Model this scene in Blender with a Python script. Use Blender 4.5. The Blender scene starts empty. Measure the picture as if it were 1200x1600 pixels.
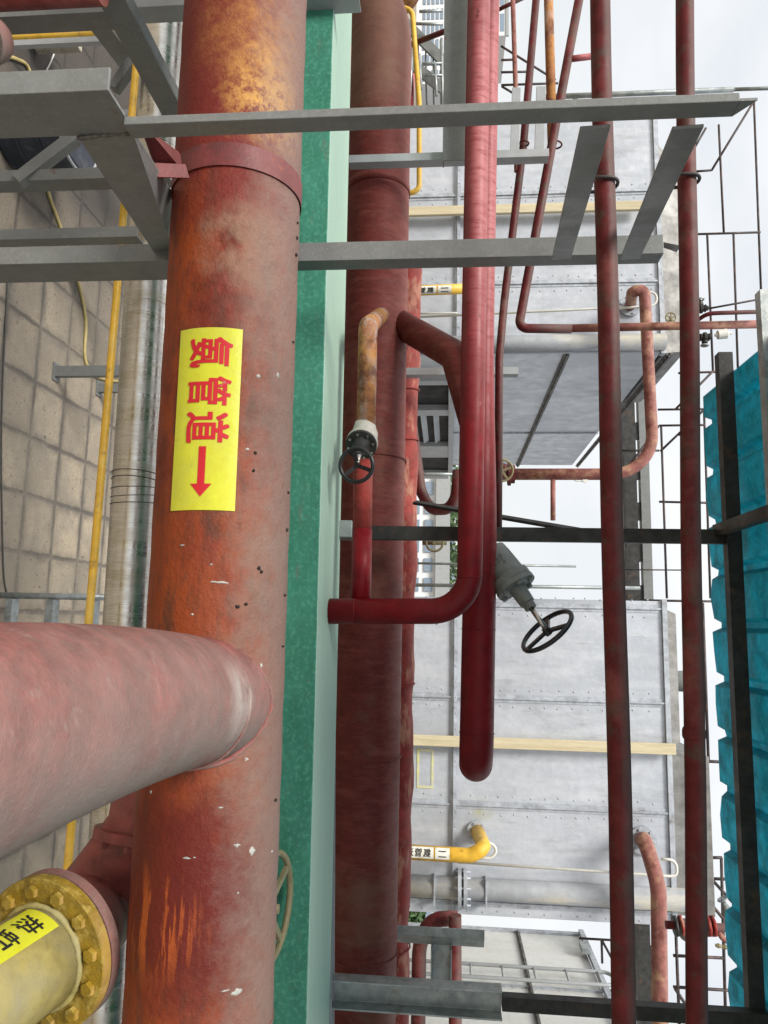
import bpy, bmesh, math, random
from mathutils import Vector as V, Matrix
random.seed(7)
sc = bpy.context.scene
R_ = math.radians
# ------------------------------------------------------------------ camera
CAMZ = 3.05
YAW, PITCH, ROLL = R_(8.5), R_(5.0), R_(0.5)
F = 1600 * 26 / 36.0
fw = V((-math.sin(YAW) * math.cos(PITCH), math.cos(YAW) * math.cos(PITCH), -math.sin(PITCH)))
rt = V((math.cos(YAW), math.sin(YAW), 0))
up = rt.cross(fw)
cX = -math.sin(ROLL) * rt + math.cos(ROLL) * up      # the photograph was taken with the phone on its side
cY = -math.cos(ROLL) * rt - math.sin(ROLL) * up
EYE = V((0, 0, CAMZ))
cd = bpy.data.cameras.new("camera"); cam = bpy.data.objects.new("camera", cd); sc.collection.objects.link(cam)
m = Matrix((cX, cY, -fw)).transposed().to_4x4(); m.translation = EYE
cam.matrix_world = m
cd.sensor_width = 36; cd.lens = 26; cd.clip_start = 0.05; cd.clip_end = 2000
sc.camera = cam
# ------------------------------------------------------------------ light
SUN_EL, SUN_AZ = R_(46), R_(216)     # direction the light comes from: azimuth clockwise from +Y
w = bpy.data.worlds.new("World"); sc.world = w; w.use_nodes = True
nt = w.node_tree; nt.nodes.clear()
def N(nt, t, **k):
    n = nt.nodes.new(t)
    for a, b in k.items(): setattr(n, a, b)
    return n
out = N(nt, 'ShaderNodeOutputWorld'); mx = N(nt, 'ShaderNodeMixShader')
b1 = N(nt, 'ShaderNodeBackground'); b2 = N(nt, 'ShaderNodeBackground')
sky = N(nt, 'ShaderNodeTexSky', sky_type='NISHITA'); sky.sun_disc = False
sky.sun_elevation = SUN_EL; sky.sun_rotation = SUN_AZ
b1.inputs[1].default_value = 0.13
tc = N(nt, 'ShaderNodeTexCoord'); mp = N(nt, 'ShaderNodeMapping'); mp.inputs['Scale'].default_value = (1, 1, 2.2)
nz = N(nt, 'ShaderNodeTexNoise'); nz.inputs['Scale'].default_value = 2.2; nz.inputs['Detail'].default_value = 6
nz.inputs['Roughness'].default_value = .55
mr = N(nt, 'ShaderNodeMapRange'); mr.inputs[1].default_value = .3; mr.inputs[2].default_value = .62
mr.inputs[3].default_value = .78; mr.inputs[4].default_value = .97
cr = N(nt, 'ShaderNodeMapRange'); cr.inputs[1].default_value = .35; cr.inputs[2].default_value = .7
cr.inputs[3].default_value = .88; cr.inputs[4].default_value = .99
b2.inputs[0].default_value = (.96, .98, 1, 1)
L = nt.links.new
L(tc.outputs['Generated'], mp.inputs[0]); L(mp.outputs[0], nz.inputs['Vector'])
L(nz.outputs[0], mr.inputs[0]); L(nz.outputs[0], cr.inputs[0]); 
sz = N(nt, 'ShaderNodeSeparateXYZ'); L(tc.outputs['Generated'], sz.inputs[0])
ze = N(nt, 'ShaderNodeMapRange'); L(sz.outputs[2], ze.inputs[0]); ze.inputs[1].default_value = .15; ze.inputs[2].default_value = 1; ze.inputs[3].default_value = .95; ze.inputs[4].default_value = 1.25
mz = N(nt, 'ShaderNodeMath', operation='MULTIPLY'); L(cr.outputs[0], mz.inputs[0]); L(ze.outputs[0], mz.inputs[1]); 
sx2 = N(nt, 'ShaderNodeMapRange'); L(sz.outputs[0], sx2.inputs[0]); sx2.inputs[1].default_value = .35; sx2.inputs[2].default_value = .85; sx2.inputs[3].default_value = 1.0; sx2.inputs[4].default_value = .22  # sky dimmed toward +X, added to darken faces turned that way
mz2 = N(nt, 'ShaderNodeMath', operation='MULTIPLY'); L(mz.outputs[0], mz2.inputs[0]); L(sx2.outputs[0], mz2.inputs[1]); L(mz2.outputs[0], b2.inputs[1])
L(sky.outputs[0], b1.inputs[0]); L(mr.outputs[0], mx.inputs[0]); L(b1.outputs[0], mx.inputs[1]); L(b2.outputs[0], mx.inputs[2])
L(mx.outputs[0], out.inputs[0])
sd = bpy.data.lights.new("sun", 'SUN'); sd.energy = 3.9; sd.angle = R_(20); sd.color = (1, .95, .88)
so = bpy.data.objects.new("sun", sd); sc.collection.objects.link(so)
sdir = V((math.sin(SUN_AZ) * math.cos(SUN_EL), math.cos(SUN_AZ) * math.cos(SUN_EL), math.sin(SUN_EL)))
so.rotation_euler = sdir.to_track_quat('Z', 'Y').to_euler(); so.location = (0, -5, 12)
sc.view_settings.view_transform = 'Standard'; sc.view_settings.look = 'None'
sc.view_settings.exposure = 0.14; sc.view_settings.gamma = 1
# ------------------------------------------------------------------ placing
def ray(x, y): return fw + cX * ((x - 600) / F) - cY * ((y - 800) / F)
def P(x, y, Y):                       # point of the photograph on the vertical plane at distance Y
    d = ray(x, y); return EYE + d * (Y / d.y)
def PX(x, y, X):
    d = ray(x, y); return EYE + d * (X / d.x)
def PZ(x, y, Z):
    d = ray(x, y); return EYE + d * ((Z - CAMZ) / d.z)
def PD(x, y, D): return EYE + ray(x, y) * D
# ------------------------------------------------------------------ materials
def mat(name, base, rough=.6, metal=0., layers=(), dust_or_shading=None, bump=(60, .15), stretch=(1, 1, 1), rvar=.12, grain=.12, spec=.5):
    mt = bpy.data.materials.new(name); mt.use_nodes = True
    t = mt.node_tree; t.nodes.clear(); L = t.links.new
    o = N(t, 'ShaderNodeOutputMaterial'); p = N(t, 'ShaderNodeBsdfPrincipled'); L(p.outputs[0], o.inputs[0])
    g = N(t, 'ShaderNodeNewGeometry')
    p.inputs['Metallic'].default_value = metal; p.inputs['Specular IOR Level'].default_value = spec
    def noise(s, st=(1, 1, 1), det=6, rg=.6, off=0):
        mp = N(t, 'ShaderNodeMapping'); mp.inputs['Scale'].default_value = st
        mp.inputs['Location'].default_value = (off, off * .7, off * 1.3)
        L(g.outputs['Position'], mp.inputs[0])
        n = N(t, 'ShaderNodeTexNoise'); n.inputs['Scale'].default_value = s; n.inputs['Detail'].default_value = det
        n.inputs['Roughness'].default_value = rg
        L(mp.outputs[0], n.inputs['Vector']); return n.outputs[0]
    def rng(v, a, b, c=0., d=1.):
        r = N(t, 'ShaderNodeMapRange'); L(v, r.inputs[0])
        for i, q in enumerate((a, b, c, d)): r.inputs[i + 1].default_value = q
        return r.outputs[0]
    def mul(a, b):
        q = N(t, 'ShaderNodeMath', operation='MULTIPLY'); L(a, q.inputs[0])
        if isinstance(b, float): q.inputs[1].default_value = b
        else: L(b, q.inputs[1])
        return q.outputs[0]
    def mix(f, a, b):
        q = N(t, 'ShaderNodeMix', data_type='RGBA'); L(f, q.inputs[0])
        for s, v in ((6, a), (7, b)):
            if isinstance(v, tuple): q.inputs[s].default_value = (*v, 1)
            else: L(v, q.inputs[s])
        return q.outputs[2]
    dk = tuple(c * (1 - grain * 2) for c in base); lt = tuple(min(1, c * (1 + grain * 2)) for c in base)
    col = mix(rng(noise(18, stretch, 8, .65), .3, .7), dk, lt)
    rough_o = None
    for i, l in enumerate(layers):
        f = rng(noise(l.get('s', 5), l.get('st', (1, 1, 1)), l.get('det', 8), l.get('rg', .65), i * 3.7 + 1), l.get('lo', .5), l.get('hi', .6), 0, l.get('k', 1.))
        if 'at' in l:
            c, rad, soft = l['at'][:3]
            sub = N(t, 'ShaderNodeVectorMath', operation='DISTANCE'); L(g.outputs['Position'], sub.inputs[0]); sub.inputs[1].default_value = c
            wob = noise(l.get('ws', 14), (1, 1, 1), 6, .7, 9)
            add = N(t, 'ShaderNodeMath', operation='MULTIPLY_ADD'); L(wob, add.inputs[0]); add.inputs[1].default_value = rad * l.get('wob', .9); L(sub.outputs['Value'], add.inputs[2])
            f = mul(f, rng(add.outputs[0], rad * (1 + l.get('wob', .9) * .5) - soft, rad * (1 + l.get('wob', .9) * .5), 1, 0))
        if 'up' in l:                       # keeps the layer to faces turned one way
            sx = N(t, 'ShaderNodeSeparateXYZ'); L(g.outputs['Normal'], sx.inputs[0])
            f = mul(f, rng(sx.outputs['XYZ'.index(l.get('ax', 'Z'))], *l['up']))
        col = mix(f, col, l['c'])
    if dust_or_shading:
        dc, k, lo, hi = dust_or_shading[:4]
        sx = N(t, 'ShaderNodeSeparateXYZ'); L(g.outputs['Normal'], sx.inputs[0])
        wob = N(t, 'ShaderNodeMath', operation='MULTIPLY_ADD'); L(noise(26, stretch, 8, .75, 5), wob.inputs[0]); wob.inputs[1].default_value = .9
        L(sx.outputs['Z'], wob.inputs[2])
        f = rng(wob.outputs[0], lo + .45, hi + .45, 0, k)
        col = mix(f, col, dc)
    L(col, p.inputs['Base Color'])
    L(rng(noise(9, stretch, 5, .6, 2), .3, .7, max(.05, rough - rvar), min(1, rough + rvar)), p.inputs['Roughness'])
    if bump:
        bn = N(t, 'ShaderNodeBump'); bn.inputs['Strength'].default_value = bump[1]; bn.inputs['Distance'].default_value = .01
        L(noise(bump[0], stretch, 6, .7, 4), bn.inputs['Height']); L(bn.outputs[0], p.inputs['Normal'])
    return mt
DUST = (.34, .29, .26)
q0 = P(400, 120, 1.62); q1 = P(420, 420, 1.68); q2 = P(240, 1180, 1.6); q3 = P(260, 850, 1.62)
m_main = mat('ammonia_pipe_paint', (.155, .026, .017), .5, 0, [
    dict(c=(.27, .062, .022), s=3.2, lo=.42, hi=.6, st=(.8, 1.6, 1.6), k=.8),
    dict(c=(.30, .058, .012), s=4, lo=.3, hi=.5, k=.85, up=(-.35, .1, 1, 0)),
    dict(c=(.06, .04, .028), s=5, lo=.52, hi=.66, st=(1, 2.2, 2.2), k=.7),
    dict(c=(.10, .035, .022), s=40, lo=.5, hi=.62, st=(.35, 1.6, 1.6), k=.45),
    dict(c=(.23, .15, .11), s=3.4, lo=.46, hi=.62, k=.6, up=(.0, .5, 0, 1)),
    dict(c=(.11, .013, .011), s=2.5, lo=.2, hi=.4, k=.85, at=(tuple(P(280, 1400, 1.6)), .26, .12)),
    dict(c=(.45, .10, .02), s=20, lo=.52, hi=.58, st=(.25, 3, 3), k=.8, at=(tuple(P(235, 1450, 1.6)), .13, .08)),
    dict(c=(.15, .02, .017), s=2, lo=.2, hi=.35, k=.9, at=(tuple(P(380, 60, 1.62)), .55, .2)),
    dict(c=(.55, .27, .07), s=26, lo=.34, hi=.66, st=(1, 1, 1), k=.8, at=(tuple(P(425, 60, 1.62)), .22, .22), rg=.8),
    dict(c=(.66, .36, .09), s=34, lo=.42, hi=.54, k=.85, at=(tuple(P(435, 150, 1.62)), .16, .12), rg=.8),
    dict(c=(.26, .15, .10), s=9, lo=.4, hi=.56, k=.75, at=(tuple(P(385, 390, 1.62)), .13, .06)),
    dict(c=(.8, .8, .76), s=16, lo=.76, hi=.78, k=.9, det=4),
    ], dust_or_shading=((.23, .165, .14), .75, .36, .95), bump=(60, .55), spec=.2, grain=.26)
m_branch = mat('branch_pipe_paint', (.235, .078, .068), .6, 0, [
    dict(c=(.22, .17, .155), s=3, lo=.40, hi=.62, k=.6), dict(c=(.15, .10, .09), s=70, lo=.5, hi=.64, k=.4),
    dict(c=(.19, .18, .16), s=14, lo=.25, hi=.5, k=.9, up=(-.1, .6, 0, 1), ax='X'),  # grey +X side: the shade there is put into the colour
    dict(c=(.42, .36, .33), s=30, lo=.6, hi=.68, k=.25),
    dict(c=(.78, .74, .72), s=10, lo=.34, hi=.5, k=.85, at=(tuple(PD(10, 1045, .87)), .035, .03)),
    dict(c=(.52, .50, .46), s=10, lo=.3, hi=.5, k=.8, at=(tuple(PD(400, 1090, 1.45)), .10, .07)),
    dict(c=(.6, .6, .56), s=26, lo=.765, hi=.78, k=.7, det=3)],
    dust_or_shading=((.34, .25, .22), .4, .4, 1.1), bump=(150, .4), spec=.2, grain=.25)
m_back = mat('back_pipe_paint', (.13, .024, .020), .58, 0, [
    dict(c=(.28, .09, .075), s=6, lo=.5, hi=.7, st=(4, .8, .8), k=.4),
    dict(c=(.09, .016, .012), s=9, lo=.5, hi=.75, st=(3, .8, .8), k=.4),
    dict(c=(.17, .09, .06), s=3, lo=.5, hi=.64, k=.6),
    dict(c=(.24, .14, .10), s=2, lo=.3, hi=.5, k=.5, at=(tuple(P(580, 40, 2.9)), .5, .3)),
    ], dust_or_shading=((.30, .13, .11), .5, .5, 1.15), bump=(24, .3), stretch=(3, 1, 1), spec=.2, grain=.14)
m_third = mat('third_pipe_paint', (.25, .036, .03), .6, 0, [
    dict(c=(.5, .26, .17), s=9, lo=.52, hi=.62, st=(.6, 1.6, 1.6), k=.7),
    dict(c=(.16, .06, .045), s=6, lo=.55, hi=.68, k=.7)], dust_or_shading=((.36, .17, .14), .4, .5, 1.2), bump=(40, .3), spec=.2, grain=.2)
m_pink = mat('dusty_red_paint', (.29, .017, .03), .42, 0, [
    dict(c=(.16, .01, .015), s=3, lo=.5, hi=.7, st=(.5, 1, 1), k=.5)],
    dust_or_shading=((.50, .20, .20), .85, .05, .95), bump=(120, .08), stretch=(3, 1, 1), grain=.12)
m_crim = mat('glossy_crimson_paint', (.165, .006, .010), .46, 0, [
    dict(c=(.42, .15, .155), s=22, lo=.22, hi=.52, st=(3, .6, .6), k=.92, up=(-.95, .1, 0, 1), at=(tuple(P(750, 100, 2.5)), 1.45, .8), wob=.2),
    dict(c=(.06, .012, .012), s=34, lo=.64, hi=.70, st=(.5, 1, 1), k=.7), dict(c=(.4, .2, .19), s=50, lo=.68, hi=.72, k=.5),
    dict(c=(.09, .01, .012), s=3, lo=.48, hi=.7, st=(.5, 1, 1), k=.6)],
    dust_or_shading=((.34, .14, .13), .45, .55, 1.1), bump=(120, .06), spec=.2, grain=.14)
m_dark = mat('shaded_red_paint', (.10, .014, .015), .55, 0, [
    dict(c=(.07, .045, .035), s=14, lo=.52, hi=.62, k=.75),
    dict(c=(.35, .14, .12), s=4, lo=.55, hi=.7, k=.35)], dust_or_shading=((.13, .10, .09), .6, -.1, .6), bump=(80, .2), spec=.2, grain=.2)  # grey-brown upper side: shade of the roof is put into the colour
m_thin = mat('weathered_pink_paint', (.26, .105, .09), .6, 0, [
    dict(c=(.45, .28, .17), s=9, lo=.5, hi=.62, k=.7), dict(c=(.14, .04, .03), s=14, lo=.56, hi=.64, k=.8)],
    dust_or_shading=((.42, .27, .24), .4, .2, 1), bump=(90, .2), spec=.2, grain=.2)
m_rusty = mat('rusty_pipe', (.30, .13, .06), .7, 0, [
    dict(c=(.42, .33, .30), s=14, lo=.48, hi=.58, st=(.4, 1.5, 1.5), k=.75), dict(c=(.10, .035, .02), s=12, lo=.5, hi=.62, k=.8),
    dict(c=(.5, .24, .06), s=9, lo=.5, hi=.6, k=.6)], bump=(90, .4), spec=.2, grain=.25)
m_green = mat('green_painted_steel', (.05, .215, .15), .5, 0, [
    dict(c=(.16, .17, .13), s=11, lo=.60, hi=.70, st=(.5, 2, 2), k=.55), dict(c=(.10, .13, .10), s=60, lo=.64, hi=.68, k=.7),
    dict(c=(.035, .20, .12), s=8, lo=.48, hi=.66, k=.55), dict(c=(.12, .42, .29), s=70, lo=.5, hi=.62, k=.4),
    dict(c=(.4, .42, .36), s=3, lo=.45, hi=.7, st=(.3, 3, 1), k=.35, up=(.5, .9, 0, 1))],
    dust_or_shading=((.45, .62, .51), .85, .35, .8), bump=(120, .1), stretch=(.4, 3, 1), spec=.2, grain=.1)  # pale mint top: skylight on the upper face is put into the colour
m_grey = mat('grey_painted_steel', (.195, .203, .198), .42, .15, [
    dict(c=(.15, .14, .125), s=16, lo=.5, hi=.75, st=(1, 1, .25), k=.35), dict(c=(.30, .31, .30), s=90, lo=.52, hi=.66, k=.3),
    dict(c=(.16, .07, .04), s=9, lo=.68, hi=.72, k=.6)], bump=(140, .14), spec=.2, grain=.05)
m_lgrey = mat('light_grey_paint', (.34, .36, .37), .5, .1, [
    dict(c=(.24, .22, .18), s=12, lo=.54, hi=.7, st=(1, 1, .3), k=.45)], bump=(140, .1), grain=.04)
m_galv = mat('galvanised_steel', (.30, .33, .33), .42, .45, [
    dict(c=(.18, .16, .12), s=16, lo=.54, hi=.66, k=.6), dict(c=(.5, .52, .5), s=12, lo=.55, hi=.6, k=.4)], bump=(60, .12), grain=.14)
m_black = mat('dark_steel', (.045, .045, .043), .5, .3, [dict(c=(.12, .07, .045), s=14, lo=.56, hi=.66, k=.6)], bump=(90, .15), spec=.2, grain=.2)
m_rod = mat('dark_rod', (.055, .045, .045), .6, .2, [dict(c=(.15, .09, .07), s=14, lo=.52, hi=.6, k=.6)], bump=None, grain=.2)
m_casing = mat('condenser_sheet', (.52, .55, .60), .42, .25, [
    dict(c=(.40, .43, .47), s=2.2, lo=.40, hi=.60, st=(1, 1, .5), k=.65), dict(c=(.30, .28, .24), s=14, lo=.62, hi=.74, st=(1.6, 1, .18), k=.6), dict(c=(.36, .38, .41), s=40, lo=.62, hi=.7, st=(1, 1, .5), k=.5), dict(c=(.70, .72, .74), s=5, lo=.5, hi=.68, st=(2.5, 1, .4), k=.35),
    dict(c=(.30, .31, .32), s=9, lo=.56, hi=.72, st=(1, 1, .3), k=.55),
    dict(c=(.42, .40, .08), s=7, lo=.3, hi=.5, k=.5, at=(tuple(P(752, 1265, 5)), .08, .06))], bump=(3, .6), grain=.05)
m_seam = mat('condenser_seam', (.42, .45, .49), .5, .3, [dict(c=(.14, .12, .10), s=14, lo=.58, hi=.7, st=(1, 1, .4), k=.7)], bump=(40, .2), grain=.15)
m_hood = mat('weathered_hood', (.20, .195, .185), .6, .3, [dict(c=(.32, .32, .31), s=5, lo=.5, hi=.66, st=(1, 1, .3), k=.6)], bump=(20, .3), grain=.15)
m_alu = mat('aluminium_cladding', (.66, .64, .59), .31, 1., [
    dict(c=(.45, .40, .28), s=5, lo=.42, hi=.64, st=(3, .5, .5), k=.6), dict(c=(.84, .84, .84), s=22, lo=.5, hi=.6, st=(9, .6, .6), k=.4),
    dict(c=(.25, .21, .14), s=9, lo=.6, hi=.74, st=(2, .5, .5), k=.4)], bump=(9, .07), stretch=(3, .6, .6), grain=.03)
m_yel = mat('yellow_paint', (.68, .40, .035), .45, 0, [dict(c=(.32, .17, .03), s=20, lo=.58, hi=.66, k=.7), dict(c=(.72, .58, .2), s=6, lo=.5, hi=.7, k=.4)], bump=(90, .15), grain=.1)
m_olive = mat('dirty_yellow_flange', (.27, .175, .018), .55, 0, [
    dict(c=(.20, .14, .03), s=13, lo=.45, hi=.62, k=.75), dict(c=(.5, .38, .1), s=30, lo=.52, hi=.62, k=.5)],
    dust_or_shading=((.48, .30, .12), .6, .6, 1.1), bump=(60, .45), spec=.2, grain=.22)
m_olpipe = mat('dusty_yellow_pipe', (.33, .28, .10), .6, 0, [
    dict(c=(.30, .28, .19), s=5, lo=.42, hi=.64, k=.7), dict(c=(.42, .34, .10), s=3, lo=.45, hi=.6, k=.6), dict(c=(.16, .14, .12), s=14, lo=.64, hi=.70, k=.6)],
    bump=(120, .2), spec=.2, grain=.15)
m_stick = mat('yellow_label', (.56, .57, .03), .35, 0, [dict(c=(.42, .41, .08), s=5, lo=.5, hi=.72, k=.5), dict(c=(.30, .24, .08), s=18, lo=.64, hi=.74, k=.6), dict(c=(.54, .49, .02), s=40, lo=.52, hi=.62, k=.4), dict(c=(.4, .36, .06), s=60, lo=.66, hi=.70, k=.6)], bump=(70, .12), grain=.03)
m_red = mat('red_lettering', (.50, .012, .022), .4, 0, [dict(c=(.42, .16, .14), s=26, lo=.64, hi=.68, k=.7)], bump=None, grain=.04)
m_blk = mat('black_lettering', (.012, .012, .012), .4, 0, bump=None, grain=.04)
m_white = mat('white_label', (.72, .72, .66), .5, 0, [dict(c=(.5, .48, .36), s=30, lo=.5, hi=.6, k=.5)], bump=None, grain=.05)
m_cream = mat('cream_valve_paint', (.47, .45, .40), .5, 0, [dict(c=(.28, .25, .2), s=14, lo=.55, hi=.68, k=.5)], bump=(80, .15), grain=.1)
m_vgrey = mat('grey_valve_paint', (.17, .185, .175), .5, 0, [dict(c=(.09, .08, .07), s=14, lo=.55, hi=.68, k=.5)], bump=(80, .15), grain=.1)
m_wheel = mat('black_wheel_paint', (.014, .015, .016), .3, 0, bump=(60, .1), grain=.2)
m_chrome = mat('bare_stem', (.5, .46, .42), .3, 1, bump=(60, .1))
m_khaki = mat('khaki_wheel_paint', (.22, .19, .10), .5, 0, [dict(c=(.14, .1, .05), s=30, lo=.58, hi=.66, k=.7)], bump=(80, .2))
m_wood = mat('batten_wood', (.60, .53, .36), .7, 0, [dict(c=(.46, .38, .22), s=5, lo=.45, hi=.65, st=(8, 8, .6), k=.6)], bump=(40, .2), stretch=(5, 5, .5), grain=.06)
m_pvc = mat('white_conduit', (.70, .70, .64), .5, 0, bump=None, grain=.05)
m_bluedrum = mat('drum_plastic', (.018, .024, .036), .45, 0, [dict(c=(.10, .10, .11), s=10, lo=.56, hi=.66, k=.5)], bump=(40, .15))
m_hose = mat('hose_rubber', (.50, .40, .16), .55, 0, bump=None)
m_cable = mat('cable_jacket', (.08, .075, .07), .6, 0, bump=None)
m_block = mat('concrete_block', (.42, .37, .29), .85, 0, [dict(c=(.2, .17, .13), s=9, lo=.5, hi=.66, k=.6)], bump=(40, .5))
m_dim = mat('intake_interior', (.012, .012, .013), .8, 0, bump=None)
m_trunk = mat('bark', (.10, .075, .05), .9, 0, bump=(20, .5)); m_leaf = mat('leaves', (.055, .11, .035), .6, 0, [dict(c=(.10, .15, .05), s=2, lo=.45, hi=.6, k=.7)], bump=None, grain=.25)
m_wall = mat('apartment_render', (.70, .72, .74), .8, 0, bump=None, grain=.03); m_glass = mat('window_glass', (.26, .33, .42), .2, .2, bump=None, grain=.1)
m_firered = mat('red_cabinet_paint', (.55, .02, .015), .4, 0, bump=None)
# roof sheet: fibreglass lets light through
def roof_mat():
    mt = mat('teal_fibreglass', (.03, .37, .45), .45, 0, [
        dict(c=(.03, .26, .30), s=4, lo=.42, hi=.66, st=(1, .4, 1), k=.75), dict(c=(.10, .46, .46), s=90, lo=.52, hi=.62, k=.5),
        dict(c=(.10, .12, .08), s=2.3, lo=.6, hi=.72, k=.5)], bump=(60, .3), grain=.2)
    t = mt.node_tree; p = next(n for n in t.nodes if n.type == 'BSDF_PRINCIPLED'); o = next(n for n in t.nodes if n.type == 'OUTPUT_MATERIAL')
    tr = N(t, 'ShaderNodeBsdfTranslucent'); mx = N(t, 'ShaderNodeMixShader'); mx.inputs[0].default_value = .62
    t.links.new(p.inputs['Base Color'].links[0].from_socket, tr.inputs[0])
    t.links.new(p.outputs[0], mx.inputs[1]); t.links.new(tr.outputs[0], mx.inputs[2]); t.links.new(mx.outputs[0], o.inputs[0])
    return mt
m_roof = roof_mat()
def ground_mat():
    mt = bpy.data.materials.new('concrete_paving'); mt.use_nodes = True; t = mt.node_tree; t.nodes.clear(); L = t.links.new
    o = N(t, 'ShaderNodeOutputMaterial'); p = N(t, 'ShaderNodeBsdfPrincipled'); L(p.outputs[0], o.inputs[0]); g = N(t, 'ShaderNodeNewGeometry')
    def noise(s, d=8, r=.65, off=0., st=(1, 1, 1)):
        mp = N(t, 'ShaderNodeMapping'); mp.inputs['Location'].default_value = (off, off, off); mp.inputs['Scale'].default_value = st; L(g.outputs['Position'], mp.inputs[0])
        n = N(t, 'ShaderNodeTexNoise'); n.inputs['Scale'].default_value = s; n.inputs['Detail'].default_value = d; n.inputs['Roughness'].default_value = r
        L(mp.outputs[0], n.inputs['Vector']); return n
    def rng(v, a, b, c=0., d=1.):
        r = N(t, 'ShaderNodeMapRange'); L(v, r.inputs[0])
        for i, q in enumerate((a, b, c, d)): r.inputs[i + 1].default_value = q
        return r.outputs[0]
    def mix(f, a, b, bt='MIX'):
        q = N(t, 'ShaderNodeMix', data_type='RGBA', blend_type=bt)
        if isinstance(f, float): q.inputs[0].default_value = f
        else: L(f, q.inputs[0])
        for s, v in ((6, a), (7, b)):
            if isinstance(v, tuple): q.inputs[s].default_value = (*v, 1)
            else: L(v, q.inputs[s])
        return q.outputs[2]
    # wobble the joints
    wv = N(t, 'ShaderNodeVectorMath', operation='MULTIPLY_ADD'); nn = noise(9, 6, .65)
    L(nn.outputs['Color'], wv.inputs[0]); wv.inputs[1].default_value = (.032, .032, 0); L(g.outputs['Position'], wv.inputs[2])
    br = N(t, 'ShaderNodeTexBrick'); br.offset = 0; br.squash = 1; L(wv.outputs[0], br.inputs['Vector'])
    for k, v in (('Scale', 1), ('Mortar Size', .027), ('Mortar Smooth', .85), ('Brick Width', .42), ('Row Height', .42), ('Bias', 0)): br.inputs[k].default_value = v
    br.inputs['Color1'].default_value = (.54, .45, .33, 1); br.inputs['Color2'].default_value = (.34, .285, .215, 1); br.inputs['Mortar'].default_value = (.13, .115, .095, 1)
    br2 = N(t, 'ShaderNodeTexBrick'); br2.offset = 0; br2.squash = 1; L(wv.outputs[0], br2.inputs['Vector'])
    for k, v in (('Scale', 1), ('Mortar Size', .085), ('Mortar Smooth', 1.), ('Brick Width', .42), ('Row Height', .42), ('Bias', 0)): br2.inputs[k].default_value = v
    c = mix(rng(noise(3, 8, .7, 3).outputs[0], .4, .62, 0, .55), br.outputs['Color'], (.23, .21, .18))
    st = N(t, 'ShaderNodeMath', operation='MULTIPLY'); L(br2.outputs['Fac'], st.inputs[0]); L(rng(noise(4, 6, .7, 7).outputs[0], .35, .6, 0, .85), st.inputs[1])
    c = mix(st.outputs[0], c, (.13, .115, .10))
    c = mix(rng(noise(60, 4, .7, 1).outputs[0], .52, .64, 0, .6), c, (.22, .185, .145))
    c = mix(rng(noise(1.3, 8, .75, 31).outputs[0], .44, .6, 0, .6), c, (.29, .25, .195))
    c = mix(rng(noise(14, 6, .7, 41).outputs[0], .58, .68, 0, .6), c, (.14, .125, .105))
    c = mix(rng(noise(26, 3, .5, 11).outputs[0], .69, .71, 0, .85), c, (.07, .05, .035))
    c = mix(rng(noise(34, 3, .5, 19).outputs[0], .73, .74, 0, .8), c, (.7, .68, .62))
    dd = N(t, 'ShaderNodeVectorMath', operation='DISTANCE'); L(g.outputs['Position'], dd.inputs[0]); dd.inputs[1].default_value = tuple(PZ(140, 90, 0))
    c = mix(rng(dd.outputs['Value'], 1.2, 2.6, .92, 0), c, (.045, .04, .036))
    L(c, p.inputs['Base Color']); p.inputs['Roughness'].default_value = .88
    b = N(t, 'ShaderNodeBump'); b.inputs['Strength'].default_value = .6; b.inputs['Distance'].default_value = .02
    h = N(t, 'ShaderNodeMath', operation='SUBTRACT'); L(noise(45, 6, .7).outputs[0], h.inputs[0]); L(br.outputs['Fac'], h.inputs[1]); L(h.outputs[0], b.inputs['Height'])
    L(b.outputs[0], p.inputs['Normal'])
    return mt
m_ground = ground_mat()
# ------------------------------------------------------------------ mesh helpers
def fillet(pts, r, n=10):
    pts = [V(p) for p in pts]; res = [pts[0]]
    for i in range(1, len(pts) - 1):
        a, b, c = pts[i - 1], pts[i], pts[i + 1]
        u = (a - b); v = (c - b); lu, lv = u.length, v.length; u.normalize(); v.normalize()
        ang = u.angle(v)
        if ang > 3.1: res.append(b); continue
        ri = r[i - 1] if isinstance(r, (list, tuple)) else r
        d = min(ri / math.tan(ang / 2), lu * .49, lv * .49)
        rr = d * math.tan(ang / 2)
        bis = (u + v).normalized(); cen = b + bis * (rr / math.sin(ang / 2))
        s = b + u * d - cen; e = b + v * d - cen
        tot = s.angle(e)
        for k in range(n + 1):
            f = k / n
            q = (s * math.sin((1 - f) * tot) + e * math.sin(f * tot)) / math.sin(tot)
            res.append(cen + q)
    res.append(pts[-1]); return res
def perp(d):
    d = d.normalized(); a = V((0, 0, 1)) if abs(d.z) < .9 else V((1, 0, 0))
    x = a.cross(d).normalized(); return x, d.cross(x).normalized()
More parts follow.
